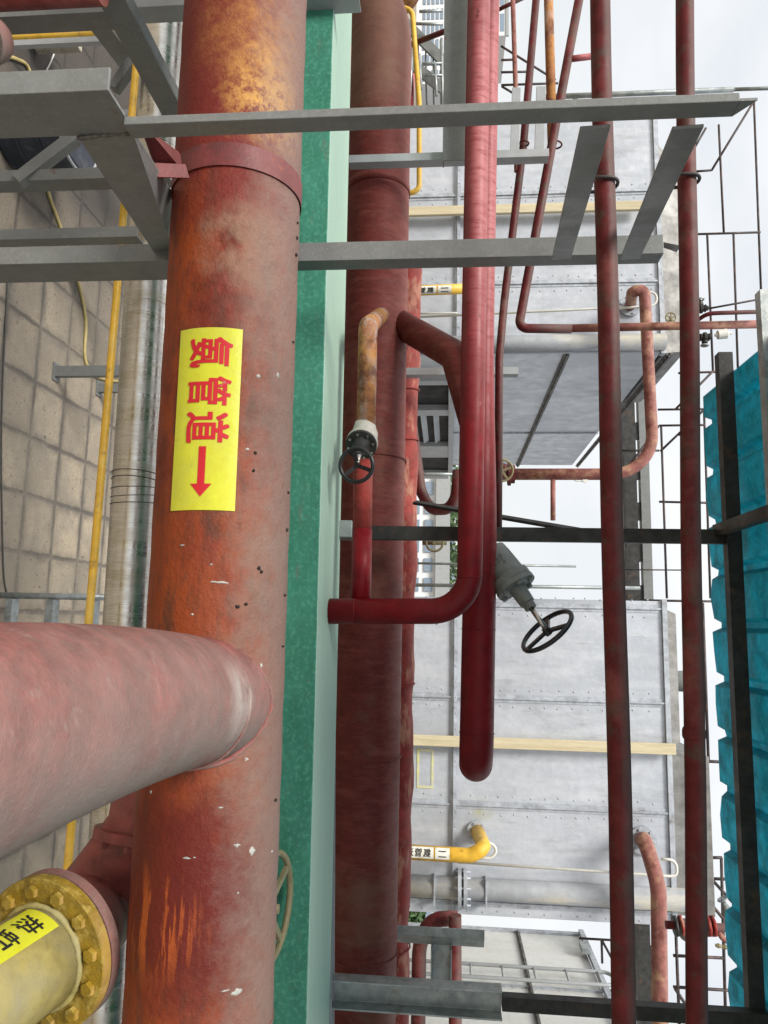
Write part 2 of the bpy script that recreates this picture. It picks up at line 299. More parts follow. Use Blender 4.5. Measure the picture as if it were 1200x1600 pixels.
class MB:
    def __init__(s): s.bm = bmesh.new()
    def face(s, vs, sm=False):
        try: f = s.bm.faces.new(vs); f.smooth = sm
        except ValueError: pass
    def tube(s, pts, r, seg=20, cap=True, closed=False, sm=True):
        pts = [V(p) for p in pts]; n = len(pts); rings = []; prev = None
        for i, p in enumerate(pts):
            if closed: d = (pts[(i + 1) % n] - pts[i - 1]).normalized()
            elif i == 0: d = (pts[1] - p).normalized()
            elif i == n - 1: d = (p - pts[-2]).normalized()
            else: d = ((pts[i + 1] - p).normalized() + (p - pts[i - 1]).normalized()).normalized()
            if prev is None: x, y = perp(d)
            else:
                x = (prev - d * prev.dot(d)).normalized(); y = d.cross(x)
            prev = x
            ri = r[i] if isinstance(r, (list, tuple)) else r
            rings.append([s.bm.verts.new(p + (x * math.cos(2 * math.pi * k / seg) + y * math.sin(2 * math.pi * k / seg)) * ri) for k in range(seg)])
        for i in range(n if closed else n - 1):
            a, b = rings[i], rings[(i + 1) % n]
            for k in range(seg): s.face((a[k], a[(k + 1) % seg], b[(k + 1) % seg], b[k]), sm)
        if cap and not closed: s.face(rings[0][::-1]); s.face(rings[-1])
        return s
    def cyl(s, a, b, r, seg=24, r2=None): return s.tube([a, b], [r, r if r2 is None else r2], seg)
    def lathe(s, c, ax, prof, seg=32):           # prof: (distance along the axis, radius)
        ax = V(ax).normalized(); x, y = perp(ax); rings = []
        for (h, r) in prof:
            rings.append([s.bm.verts.new(V(c) + ax * h + (x * math.cos(2 * math.pi * k / seg) + y * math.sin(2 * math.pi * k / seg)) * max(r, 1e-4)) for k in range(seg)])
        for a, b in zip(rings, rings[1:]):
            for k in range(seg): s.face((a[k], a[(k + 1) % seg], b[(k + 1) % seg], b[k]))
        s.face(rings[0][::-1]); s.face(rings[-1]); return s
    def prism(s, poly, off):                     # closed polygon moved along a vector
        a = [s.bm.verts.new(V(p)) for p in poly]; b = [s.bm.verts.new(V(p) + V(off)) for p in poly]; n = len(a)
        s.face(a[::-1]); s.face(b)
        for k in range(n): s.face((a[k], a[(k + 1) % n], b[(k + 1) % n], b[k]))
        return s
    def box(s, x0, x1, y0, y1, z0, z1):
        return s.prism([(x0, y0, z0), (x1, y0, z0), (x1, y1, z0), (x0, y1, z0)], (0, 0, z1 - z0))
    def bar(s, a, b, wd, th, side=None):         # rectangular bar from a to b; wd measured along side
        a, b = V(a), V(b); d = (b - a).normalized()
        x = V(side) if side is not None else perp(d)[0]
        x = (x - d * x.dot(d)).normalized(); y = d.cross(x)
        x = x * (wd / 2); y = y * (th / 2)
        return s.prism([a - x - y, a + x - y, a + x + y, a - x + y], b - a)
    def prof(s, pr, a, b, ux, uy):               # 2-D profile swept from a to b
        ux, uy = V(ux), V(uy)
        return s.prism([V(a) + ux * p[0] + uy * p[1] for p in pr], V(b) - V(a))
    def torus(s, c, n, R, r, seg=40, rs=10):
        x, y = perp(V(n)); pts = [V(c) + (x * math.cos(2 * math.pi * k / seg) + y * math.sin(2 * math.pi * k / seg)) * R for k in range(seg)]
        return s.tube(pts, r, rs, closed=True)
    def arc(s, c, n, R, r, a0, a1, ref, seg=24, rs=8):
        n = V(n).normalized(); x = V(ref); x = (x - n * x.dot(n)).normalized(); y = n.cross(x)
        return s.tube([V(c) + (x * math.cos(a0 + (a1 - a0) * k / seg) + y * math.sin(a0 + (a1 - a0) * k / seg)) * R for k in range(seg + 1)], r, rs)
    def ball(s, c, r, sc_=(1, 1, 1), seg=14):
        mtx = Matrix.Translation(V(c)) @ Matrix.Diagonal((*[q * r for q in sc_], 1))
        g = bmesh.ops.create_uvsphere(s.bm, u_segments=seg, v_segments=max(6, seg // 2), radius=1, matrix=mtx)
        for v in g['verts']:
            for f in v.link_faces: f.smooth = True
        return s
def L_(w_, d_, t=.005): return [(0, 0), (w_, 0), (w_, t), (t, t), (t, d_), (0, d_)]
def C_(w_, d_, t=.006): return [(0, 0), (w_, 0), (w_, t), (t, t), (t, d_ - t), (w_, d_ - t), (w_, d_), (0, d_)]
def thing(name, label, cat, base, group=None):
    o = bpy.data.objects.new(name, None); o.empty_display_size = .1; sc.collection.objects.link(o); o.location = V(base)
    o['label'] = label; o['category'] = cat
    if group: o['group'] = group
    return o
def wpos(o):
    p = V(o.location); q = o.parent
    while q: p = p + V(q.location); q = q.parent
    return p
def mesh(name, mb, mt, parent=None, base=None, bevel=0):
    bm = mb.bm; bmesh.ops.recalc_face_normals(bm, faces=bm.faces)
    if base is None:
        if parent: base = wpos(parent)
        else:
            xs = [v.co for v in bm.verts]; base = V((sum(v.x for v in xs) / len(xs), sum(v.y for v in xs) / len(xs), min(v.z for v in xs)))
    base = V(base); bmesh.ops.translate(bm, verts=bm.verts, vec=-base)
    me = bpy.data.meshes.new(name); bm.to_mesh(me); bm.free(); me.materials.append(mt)
    o = bpy.data.objects.new(name, me); sc.collection.objects.link(o)
    if parent: o.parent = parent; o.location = base - wpos(parent)
    else: o.location = base
    if bevel:
        b = o.modifiers.new('bevel', 'BEVEL'); b.width = bevel; b.segments = 2; b.limit_method = 'ANGLE'; b.angle_limit = R_(50)
    return o
def solo(name, mb, mt, label, cat, group=None, bevel=0, kind=None):
    o = mesh(name, mb, mt, bevel=bevel); 
    if kind: o['kind'] = kind
    if kind == 'structure': return o
    o['label'] = label; o['category'] = cat
    if group: o['group'] = group
    return o
# straight or bent pipe given by photo points (x, y, Y)
def pp(pts): return [P(*p) for p in pts]
def long_path(a, b, n): return [V(a).lerp(V(b), k / n) for k in range(n + 1)]
def weld(mb, c, ax, r, t=.004):
    mb.torus(c, ax, r, t, 40, 6)
def at_img(a, b, y):                    # point of segment a-b seen at photo row y
    lo, hi = 0., 1.
    def row(p):
        d = p - EYE; return 800 - F * d.dot(cY) / d.dot(fw)
    ra, rb = row(a), row(b)
    for _ in range(40):
        mid = (lo + hi) / 2
        if (row(a.lerp(b, mid)) < y) == (ra < rb): lo = mid
        else: hi = mid
    return a.lerp(b, lo)
def wheel(parent, name, c, n, Rw, rr, mt, spokes=3, phase=0., hub=.12, dish=0., ref=(0, 0, 1)):
    n = V(n).normalized(); mb = MB(); mb.torus(c, n, Rw, rr, 48, 10)
    x = V(ref); x = (x - n * x.dot(n)).normalized(); y = n.cross(x)
    hc = V(c) - n * dish
    for k in range(spokes):
        a = phase + 2 * math.pi * k / spokes
        e = V(c) + (x * math.cos(a) + y * math.sin(a)) * Rw
        mb.bar(hc, e, rr * 1.9, rr * 1.1, side=n.cross(e - hc))
    mb.lathe(hc - n * rr * 1.5, n, [(0, Rw * hub), (rr * 3, Rw * hub)], 16)
    return mesh(name, mb, mt, parent)
# text
def text_bm(s, size, bold=.0):
    cu = bpy.data.curves.new('glyphs', 'FONT'); cu.body = s; cu.size = size; cu.resolution_u = 4
    o = bpy.data.objects.new('glyphs', cu); sc.collection.objects.link(o)
    me = bpy.data.meshes.new_from_object(o.evaluated_get(bpy.context.evaluated_depsgraph_get()))
    bm = bmesh.new(); k = 0
    d_ = bold * size
    for dx in ((-1, 0, 1) if bold else (0,)):
        for dy in ((-1, 0, 1) if bold else (0,)):
            n0 = len(bm.verts); bm.from_mesh(me); bm.verts.ensure_lookup_table()
            for v in bm.verts[n0:]: v.co.x += dx * d_; v.co.y += dy * d_; v.co.z = k * .00006
            k += 1
    bpy.data.objects.remove(o); bpy.data.curves.remove(cu); bpy.data.meshes.remove(me)
    return bm
def bm_bounds(bm):
    xs = [v.co.x for v in bm.verts]; ys = [v.co.y for v in bm.verts]; return min(xs), max(xs), min(ys), max(ys)
def slice_y(bm, step):
    x0, x1, y0, y1 = bm_bounds(bm); y = y0 + step
    while y < y1:
        bmesh.ops.bisect_plane(bm, geom=bm.verts[:] + bm.edges[:] + bm.faces[:], plane_co=(0, y, 0), plane_no=(0, 1, 0)); y += step
def wrap(bm, o, ax, tow, upv, r):        # flat (x along, y around) -> cylinder surface
    for v in bm.verts:
        th = v.co.y / r
        v.co = o + ax * v.co.x + (tow * math.cos(th) + upv * math.sin(th)) * (r + v.co.z)
def fit(bm, x0, x1, y0, y1):
    a, b, c, d = bm_bounds(bm)
    for v in bm.verts:
        v.co.x = x0 + (v.co.x - a) / (b - a) * (x1 - x0); v.co.y = y0 + (v.co.y - c) / (d - c) * (y1 - y0)
class Raw:                               # wraps a ready bmesh
    def __init__(s, bm): s.bm = bm
def sticker_bm(x0, x1, y0, y1):
    bm = bmesh.new(); bmesh.ops.create_grid(bm, x_segments=30, y_segments=24, size=.5)
    for v in bm.verts: v.co.x = x0 + (v.co.x + .5) * (x1 - x0); v.co.y = y0 + (v.co.y + .5) * (y1 - y0)
    for f in bm.faces: f.smooth = True
    return bm
def poly_bm(pl):
    bm = bmesh.new(); bm.faces.new([bm.verts.new((p[0], p[1], 0)) for p in pl]); return bm

def proj(p):
    d = p - EYE; return 600 + F * d.dot(cX) / d.dot(fw), 800 - F * d.dot(cY) / d.dot(fw)
m_splash = mat('dried_splash', (.40, .40, .37), .7, 0, [dict(c=(.3, .3, .28), s=60, lo=.5, hi=.6, k=.7)], bump=(90, .4))
m_foam = mat('old_foam', (.02, .018, .015), .9, 0, bump=(120, .5))
# ================================================================== SETTING
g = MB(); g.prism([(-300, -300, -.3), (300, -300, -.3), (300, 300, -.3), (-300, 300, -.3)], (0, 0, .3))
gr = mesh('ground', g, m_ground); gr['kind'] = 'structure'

# ================================================================== FRONT PIPE
RM = .163
A0, A1 = P(386, -160, 1.90), P(311, 1760, 1.55)
# same depth plane for the whole line: fit both ends to Y = 1.75
A0, A1 = P(423.0, -800, 1.75), P(258.9, 2700, 1.75)
ax = (A1 - A0).normalized()
path = long_path(A0, A1, 90)
t = thing('ammonia_pipe', 'thick red and orange pipe in front, carrying the large yellow sticker', 'pipe', A0.lerp(A1, .5) - V((0, 0, RM)))
T_main = t
mb = MB(); mb.tube(path, [RM + .0009 * math.sin(i * 2.1) for i in range(91)], 72)
mesh('pipe_shell', mb, m_main, t)
upv = (V((0, 0, 1)) - ax * ax.z).normalized(); tow = upv.cross(ax).normalized()
if tow.y > 0: tow = -tow
for yy in (1590,):
    c = at_img(A0, A1, yy); pts = []
    for k in range(48):
        a = 2 * math.pi * k / 48; pts.append(c + ax * random.uniform(-.002, .002) + (tow * math.cos(a) + upv * math.sin(a)) * (RM + .0005))
    mb = MB(); mb.tube(pts, .0022, 6, closed=True); mesh('weld_bead', mb, m_main, t)
# sticker
S = thing('pipe_label', 'large yellow sticker with red characters and an arrow on the thick front pipe', 'label', at_img(A0, A1, 655) + tow * RM)
sa = (at_img(A0, A1, 497) - A0).dot(ax); sb = (at_img(A0, A1, 812) - A0).dot(ax)
tl, th_ = R_(-27) * RM, R_(27) * RM
# corners in the photograph: row 511..797
def surf(s, yv, h=.0): return A0 + ax * s + (tow * math.cos(yv / RM) + upv * math.sin(yv / RM)) * (RM + h)
def row_of(p):
    d = p - EYE; return 800 - F * d.dot(cY) / d.dot(fw)
def find_s(row, yv):
    lo, hi = 0, (A1 - A0).length
    for _ in range(40):
        mm = (lo + hi) / 2
        if row_of(surf(mm, yv)) < row: lo = mm
        else: hi = mm
    return lo
sa, sb = find_s(512, 0), find_s(797, 0)
bm = sticker_bm(sa, sb, tl, th_); wrap(bm, A0, ax, tow, upv, RM + .0022); mesh('sticker', Raw(bm), m_stick, S)
Ls = sb - sa
for ch, f0, f1 in (('氨', .055, .225), ('管', .275, .435), ('道', .47, .64)):
    bm = text_bm(ch, .12, .020)
    fit(bm, sa + Ls * f0, sa + Ls * f1, tl + (th_ - tl) * .21, tl + (th_ - tl) * .87)
    slice_y(bm, .006); wrap(bm, A0, ax, tow, upv, RM + .0030); mesh('character', Raw(bm), m_red, S)
yc = tl + (th_ - tl) * .49; hw = .0085
a0_, a1_, a2_ = sa + Ls * .66, sa + Ls * .86, sa + Ls * .93
bm = poly_bm([(a0_, yc - hw), (a1_, yc - hw), (a1_, yc - .025), (a2_, yc), (a1_, yc + .025), (a1_, yc + hw), (a0_, yc + hw)])
slice_y(bm, .006); wrap(bm, A0, ax, tow, upv, RM + .0030); mesh('arrow', Raw(bm), m_red, S)

# flakes of old foam and white splashes on the pipe
def main_at(x, y):
    yv = 0.
    for _ in range(12):
        q = find_s(y, yv); lo, hi = -1.1 * RM, 1.5 * RM
        for _ in range(25):
            mm = (lo + hi) / 2
            if proj(surf(q, mm))[0] < x: lo = mm
            else: hi = mm
        yv = lo
    return surf(find_s(y, yv), yv), yv
def splash(x, y, w_, h_, mt, name, th=.0012):
    c, yv = main_at(x, y); nrm = tow * math.cos(yv / RM) + upv * math.sin(yv / RM); tg = ax.cross(nrm)
    mb = MB(); ring = []; n = 14; sx = w_ * 1.45 / F / 2; sy = h_ * 1.45 / F / 2
    rv = [random.uniform(.55, 1.25) for _ in range(n)]
    pts2 = [c + tg * (math.cos(2 * math.pi * k / n) * sx * rv[k]) + ax * (math.sin(2 * math.pi * k / n) * sy * rv[k]) for k in range(n)]
    top = mb.bm.verts.new(c + nrm * (th + .0012)); lo_ = [mb.bm.verts.new(p - nrm * .002) for p in pts2]; mid = [mb.bm.verts.new(c + (p - c) * .7 + nrm * th) for p in pts2]
    for k in range(n):
        mb.face((lo_[k], lo_[(k + 1) % n], mid[(k + 1) % n], mid[k]), True); mb.face((mid[k], mid[(k + 1) % n], top), True)
    mesh(name, mb, mt, T_main)
for x_, y_, w_, h_ in ((404, 588, 12, 9), (434, 586, 10, 12), (387, 702, 12, 7), (284, 852, 10, 5), (342, 910, 34, 6), (330, 882, 8, 5), (394, 1330, 22, 16), (370, 1321, 15, 9), (292, 1341, 16, 5), (304, 1340, 6, 3), (370, 1551, 20, 15), (352, 1548, 16, 3), (385, 1186, 10, 8), (236, 1237, 7, 7), (372, 1395, 5, 5), (408, 1040, 8, 12), (345, 1262, 10, 4), (425, 1330, 12, 5), (300, 960, 8, 4)):
    splash(x_, y_, w_, h_, m_splash, 'white_splash')
for x_, y_ in ((399, 708), (396, 735), (462, 398), (468, 348), (467, 372), (404, 888), (408, 893), (458, 770), (452, 930), (456, 828), (447, 1010), (430, 1250), (371, 948), (384, 944), (466, 535)):
    splash(x_, y_, random.uniform(6, 11), random.uniform(5, 10), m_foam, 'foam_flake', .004)
# ---- branch
J = at_img(A0, A1, 1092) + upv * .02
E = J + (PD(-110, 1172, .77) - J) * 1.45
RB = .132
bax = (E - J).normalized()
t = thing('branch_pipe', 'large dusty pink branch pipe welded to the front pipe and leaving lower left', 'pipe', J)
start = J + bax * .03
mb = MB(); n = 40
pts = [start.lerp(E, k / n) + V((-.014, 0, 0)) * math.sin(math.pi * min(1, k / n * 1.45)) for k in range(n + 1)]
mb.tube(pts, RB, 72); mesh('pipe_shell', mb, m_branch, t)
mb = MB(); bx, by = perp(bax); loop = []
for k in range(90):                       # saddle weld along the line where the two pipes meet
    a = 2 * math.pi * k / 90; o_ = E + (bx * math.cos(a) + by * math.sin(a)) * RB; d_ = -bax
    oc = o_ - A0; dp = d_ - ax * d_.dot(ax); op = oc - ax * oc.dot(ax)
    A_, B_, C2 = dp.dot(dp), 2 * dp.dot(op), op.dot(op) - RM * RM
    disc = B_ * B_ - 4 * A_ * C2
    if disc > 0: loop.append(o_ + d_ * ((-B_ - math.sqrt(disc)) / (2 * A_)) + V([random.uniform(-.0015, .0015) for _ in range(3)]))
mb.tube(loop, [.006 + random.uniform(-.0015, .0015) for _ in loop], 8, closed=True); mesh('saddle_weld', mb, m_branch, t)
mb = MB(); c = J + bax * .235; pts = []
for k in range(60):
    a = 2 * math.pi * k / 60; pts.append(c + V((-.006, 0, 0)) + bax * random.uniform(-.002, .002) + (bx * math.cos(a) + by * math.sin(a)) * (RB + .0002))
mb.tube(pts, .003, 6, closed=True); mesh('weld_bead', mb, m_branch, t)
# ---- strap clamp on the front pipe
c = at_img(A0, A1, 302); 
t = thing('strap_clamp', 'red painted steel strap around the front pipe, tied to the frame', 'clamp', c)
mb = MB()
o_ring = []; 
sg = 72
rings = []; sg = 160
for hh, rr in ((-.030, RM + .001), (-.030, RM + .004), (.030, RM + .004), (.030, RM + .001)):
    rings.append([mb.bm.verts.new(c + ax * hh + (tow * math.cos(2 * math.pi * k / sg) + upv * math.sin(2 * math.pi * k / sg)) * rr) for k in range(sg)])
for i in range(4):
    a, b = rings[i], rings[(i + 1) % 4]
    for k in range(sg): mb.face((a[k], a[(k + 1) % sg], b[(k + 1) % sg], b[k]), False)
m_clamp = mat('clamp_red_paint', (.14, .024, .024), .55, 0, [dict(c=(.30, .09, .04), s=9, lo=.58, hi=.64, k=.8), dict(c=(.08, .02, .02), s=20, lo=.55, hi=.65, k=.6)], dust_or_shading=((.24, .11, .10), .4, .5, 1.1), bump=(60, .2))
mesh('strap', mb, m_clamp, t)
lug = P(262, 262, 1.52)
mb = MB(); mb.prism([P(222, 207, 1.40), P(233, 203, 1.40), P(278, 236, 1.56), P(282, 262, 1.58), P(245, 272, 1.56)], (.004, .006, .004)); mesh('lug', mb, m_clamp, t, bevel=.001)
mb = MB(); mb.bar(P(242, 266, 1.50), P(292, 268, 1.57), .032, .006, side=V((1, 0, 0))); mesh('strap_end', mb, m_clamp, t, bevel=.001)

# ================================================================== NEAR STEEL FRAME
T = .006
t = thing('pipe_support_frame', 'grey angle steel frame holding the front pipe, crossing the top of the photo', 'steel frame', (P(100, 145, 1.1).x, 1.1, 0))
def vpost(parent, name, mt, z0, z1, xref, yl, yc, Y, leg, tt=T, bev=.0015, cut=None):
    """vertical angle; front leg between photo rows yl..yc, side leg running back"""
    Xl, Xc = P(xref, yl, Y).x, P(xref, yc, Y).x
    s = 1 if Xl < Xc else -1
    pr = [(Xc, Y), (Xc, Y + leg), (Xc - s * tt, Y + leg), (Xc - s * tt, Y + tt), (Xl, Y + tt), (Xl, Y)]
    mb = MB(); mb.prism([(p[0], p[1], z0) for p in pr], (0, 0, z1 - z0))
    return mesh(name, mb, mt, parent, bevel=bev) if parent else mb
# near thick lower post, its top cut back
Y0 = 1.1; Xl, Xc = P(90, 108, Y0).x, P(90, 144, Y0).x
z1 = P(170, 125, Y0).z
vpost(t, 'lower_post', m_grey, 0, z1, 90, 108, 144, Y0, .115, .007)
Z_a0, Z_a1 = P(120, 215, Y0 + .115).z, P(208, 205, Y0 + .115).z
Xarm = Xc + .001
Xd = V((-.007, 0, 0))
mb = MB(); mb.prism([P(122, 215, 1.2165), P(208, 206, 1.2165), P(268, 302, 1.70), P(270, 388, 1.955), P(240, 394, 1.955)], Xd)
a_, b_ = P(122, 215, 1.2165) + Xd, P(240, 394, 1.955) + Xd
mb.prism([a_, b_, b_ + V((-.05, 0, 0)), a_ + V((-.05, 0, 0))], (0, 0, .007))
mesh('cross_arm', mb, m_grey, t, bevel=.001)
def bead(parent, a, b, r=.004):
    n = 14; mesh('weld_bead', MB().tube([a.lerp(b, k / n) + V([random.uniform(-.0012, .0012) for _ in range(3)]) for k in range(n + 1)], [r * random.uniform(.7, 1.3) for _ in range(n + 1)], 8), m_weld, parent)
m_weld = mat('weld_bead_metal', (.10, .085, .075), .6, .2, [dict(c=(.24, .23, .21), s=60, lo=.5, hi=.6, k=.6)], bump=(120, .5), grain=.2)
bead(t, P(122, 216, 1.214), P(212, 207, 1.214))
# thin upper angle rising in front of everything
Yf = 1.17
vpost(t, 'upper_post', m_grey, P(194, 180, Yf).z, P(1158, 178, Yf).z, 680, 163, 176, Yf, .04, .005)
bead(t, P(196, 178, 1.168), P(207, 200, 1.205), .003)
mb = MB(); zt = P(1158, 178, Yf).z; Xc2 = P(680, 176, Yf).x
mb.prism([(Xc2 - .005, Yf, zt), (Xc2 - .005, Yf + .04, zt), (Xc2 - .005, Yf, zt + .028)], (.005, 0, 0)); mesh('post_tip', mb, m_grey, t)
# far posts of the frame
vpost(t, 'rear_lower_post', m_grey, 0, P(300, 400, 1.96).z, 150, 383, 410, 1.96, .12, .007)
vpost(t, 'rear_upper_post', m_grey, P(300, 400, 2.0).z, P(1035, 400, 2.0).z, 700, 374, 403, 1.985, .06, .006)
for (xn, xf, wn) in ((930, 877, 50), (1075, 984, 48)):
    a = P(xn, 198, Yf + .041); b = P(xf, 404, 1.984)
    mb = MB(); mb.bar(a, b, .052, .006, side=V((0, 0, 1)))
    mesh('cross_brace', mb, m_grey, t, bevel=.001)

# ================================================================== GREEN BOX BEAM
YG = 2.2; G0, G1 = P(543.0, -800, YG), P(450.0, 2700, YG)
Gd = (G1 - G0)
bz = CAMZ
Yb = YG + .43
mb = MB()
def sect(p): return [V((p.x, YG, p.z)), V((p.x, Yb, p.z)), V((p.x, Yb, p.z - .26)), V((p.x, YG, p.z - .26))]
mb.prism(sect(G0), Gd)
gb = solo('box_beam', mb, m_green, 'long mint green steel box beam running behind the front pipe', 'beam', bevel=.004)
# thin pale cable tray edge behind the box beam, lower half of the picture
mb = MB(); a = V((P(512, 1000, Yb + .03).x, Yb + .02, P(520, 1000, Yb).z - .05)); b = V((G1.x, Yb + .02, G1.z - .02))
mb.prism([a, a + V((0, .06, 0)), a + V((0, .06, .05)), a + V((0, .055, .05)), a + V((0, .055, .005)), a + V((0, .005, .005)), a + V((0, .005, .05)), a + V((0, 0, .05))], b - a)
solo('cable_tray', mb, m_lgrey, 'narrow pale grey cable tray along the back edge of the green beam', 'cable tray')

# ================================================================== BACK PIPES
t = thing('return_pipe', 'thick dark red pipe running just behind the green beam', 'pipe', P(580, 800, 3.0))
RK = .137
K0, K1 = P(585, 120, 3.0), P(535.1, 2700, 3.0)
bend = [P(540, -200, 3.35), P(575, -60, 3.12), P(594, 60, 3.0), K1]
core = fillet([P(470, -190, 3.3), P(597, 40, 3.0), K1], .62, 16)
mb = MB(); mb.tube(core[:-1] + long_path(core[-2], core[-1], 40)[1:], RK, 56); mesh('pipe_shell', mb, m_back, t)
kax = (K1 - P(597, 30, 3.0)).normalized()
mb = MB()
for yy in (300,): 
    c = at_img(P(597, 30, 3.0), K1, yy); mb.lathe(c - kax * .018, kax, [(0, RK + .004), (.036, RK + .004)], 56)
for f in mb.bm.faces: f.smooth = len(f.verts) == 4
mesh('strap', mb, m_back, t)
for yy in (720, 1180, 1485):
    mb = MB(); weld(mb, at_img(P(597, 160, 3.0), K1, yy), kax, RK, .003); mesh('weld_bead', mb, m_back, t)
# third pipe
t = thing('wrapped_pipe', 'slimmer faded red pipe with lumpy wrapping behind the thick dark red pipe', 'pipe', P(630, 900, 3.45))
T0, T1 = P(634, 405, 3.45), P(588.3, 2700, 3.45)
pth = long_path(T0, T1, 90)
mb = MB(); mb.tube([p + V((0, 0, .004 * math.sin(i * .9) + .003 * math.sin(i * .37))) for i, p in enumerate(pth)], [.076 + .003 * math.sin(i * 1.7) for i in range(91)], 40)
mesh('pipe_shell', mb, m_third, t)
tax = (T1 - T0).normalized()
for yy in (612, 690, 1070, 1480): mesh('wrap_edge', MB().torus(at_img(T0, T1, yy), tax + V((0, .1, .1)), .078, .004, 40, 8), m_third, t)
# drooping rusty elbow at the very top
t = solo('elbow_pipe', MB().tube(fillet([P(640, -140, 3.7), P(642, -10, 3.7), P(610, 5, 3.9)], .12), .085, 32), m_rusty, 'rusty orange pipe elbow at the top edge beside the thick dark pipe', 'pipe')

# ================================================================== PINK PIPE PAIR
Ya = 2.42
p_top, p_bot = P(761.3, -800, Ya), P(727, 948, Ya)
foot = P(505, 955, Ya)
t = thing('liquid_pipe', 'bright crimson pipe that bends down into the top of the green beam', 'pipe', foot)
full = fillet([p_top, P(733, 955, Ya), foot], .125, 14)
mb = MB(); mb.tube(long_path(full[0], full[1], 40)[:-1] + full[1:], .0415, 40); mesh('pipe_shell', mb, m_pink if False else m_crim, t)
m_pinktop = m_pink
aa = (P(733, 955, Ya) - p_top).normalized()
for yy in (903,): mb = MB(); weld(mb, at_img(p_top, P(733, 955, Ya), yy), aa, .0417, .002); mesh('weld_bead', mb, m_crim, t)
va = (foot - P(733, 955, Ya)).normalized()
for xx in (682, 555):
    mb = MB(); q = P(xx, 955, Ya); weld(mb, q, va, .0417, .002); mesh('weld_bead', mb, m_crim, t)
# the same line further up carries a dusty pink coat: a sleeve piece of the pipe
Yb2 = 2.62
t = thing('suction_pipe', 'second red pipe right beside the crimson one, turning away at a rounded lower end', 'pipe', P(747, 1180, Yb2))
q_top, q_end = P(780.8, -800, Yb2), P(744, 1195, Yb2)
full = fillet([q_top, q_end, q_end + (q_end - EYE).normalized() * 1.3 + V((-.02, 0, -.025))], .12, 16)
r0, r1 = .036, .058
straight = long_path(full[0], full[1], 50)
rad = []
for i, p in enumerate(straight):
    yy = row_of(p); f = min(1, max(0, (yy - 500) / 380)); rad.append(r0 + (r1 - r0) * (f * f * (3 - 2 * f)))
pth = straight + full[2:]; rad += [r1] * (len(pth) - len(straight))
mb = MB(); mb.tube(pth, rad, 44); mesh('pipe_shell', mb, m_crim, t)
qa = (q_end - q_top).normalized()
for yy in (983, 1145): mb = MB(); weld(mb, at_img(q_top, q_end, yy), qa, .0582, .0022); mesh('weld_bead', mb, m_crim, t)
# brown branch joining the thick pipe
t = solo('link_pipe', MB().tube(fillet([P(618, 502, 3.0), P(712, 556, 2.72), P(742, 660, 2.66)], .09), .058, 36), m_back, 'dark brown slanting pipe joining the thick dark pipe to the crimson pair', 'pipe')

# ---- small rusty branch with the valve
Yv = 2.46
t = thing('bypass_pipe', 'small rusty pipe that leaves the thick dark pipe and carries the black handwheel valve', 'pipe', P(575, 560, Yv))
mb = MB(); mb.tube(fillet([P(596, 492, 2.9), P(575, 510, Yv), P(572, 665, Yv)], .045), .0335, 32); mesh('rusty_length', mb, m_rusty, t)
mb = MB(); mb.tube(pp([(568, 700, Yv), (566, 830, Yv)]), .0325, 32); mesh('faded_length', mb, m_third, t)
mb = MB(); mb.tube(pp([(566, 828, Yv), (564, 945, Ya + .02)]), .0335, 32); mesh('crimson_length', mb, m_crim, t)
t = thing('globe_valve', 'cream valve with black flanged bonnet and tilted black handwheel on the rusty pipe', 'valve', P(570, 690, Yv))
nv = (P(548, 742, Yv - .22) - P(569, 682, Yv)).normalized()
c0 = P(569, 682, Yv)
mb = MB(); mb.tube([P(571, 660, Yv), P(570, 672, Yv), P(569, 690, Yv), P(568, 712, Yv)], [.034, .041, .041, .034], 28)
mb.lathe(c0, nv, [(-.02, .045), (.04, .046), (.045, .054), (.062, .054)], 30); mesh('body', mb, m_cream, t)
mb = MB(); mb.lathe(c0 + nv * .062, nv, [(0, .053), (.012, .053), (.013, .034), (.04, .024), (.07, .02), (.075, .012), (.09, .012)], 30)
bo_ = mesh('bonnet', mb, m_black, t)
xx, yy_ = perp(nv)
for k in range(8):
    a = k * math.pi / 4 + .2; q = c0 + nv * .074 + (xx * math.cos(a) + yy_ * math.sin(a)) * .043
    mesh('bolt', MB().lathe(q, nv, [(0, .005), (.006, .005)], 6), m_chrome, bo_)
hc = P(557, 727, Yv - .17)
mb = MB(); mb.cyl(c0 + nv * .06, hc - nv * .01, .008, 12); mesh('stem', mb, m_chrome, t)
wheel(t, 'handwheel', hc, (.13, -1, -.1), .053, .0068, m_wheel, 3, R_(100), .16, .012)

# ---- grey long-neck valve with the big tilted wheel
wc = P(857, 989, 2.5); bc = P(770, 872, 2.66)
nb = (P(857, 989, 2.56) - P(775, 872, 2.66)).normalized()
t = thing('gate_valve', 'grey long necked valve with tilted black handwheel against the sky behind the crimson pipe', 'valve', bc)
mb = MB(); mb.lathe(P(775, 872, 2.66), nb, [(-.03, .052), (.0, .056), (.085, .062), (.088, .071), (.112, .071), (.114, .070), (.118, .073), (.134, .073), (.136, .03)], 40)
for f in mb.bm.faces: f.smooth = False
mesh('body', mb, m_vgrey, t)
x_, y_ = perp(nb)
for k in range(6):
    a = k * math.pi / 3; q = P(775, 872, 2.66) + nb * .134 + (x_ * math.cos(a) + y_ * math.sin(a)) * .058
    mesh('bolt', MB().lathe(q, nb, [(0, .011), (.012, .011)], 6), m_vgrey, t)
mb = MB(); mb.lathe(P(775, 872, 2.66), nb, [(.136, .031), (.17, .029), (.20, .027), (.203, .022), (.222, .021)], 24); mesh('gland', mb, m_vgrey, t)
endp = P(855, 986, 2.56)
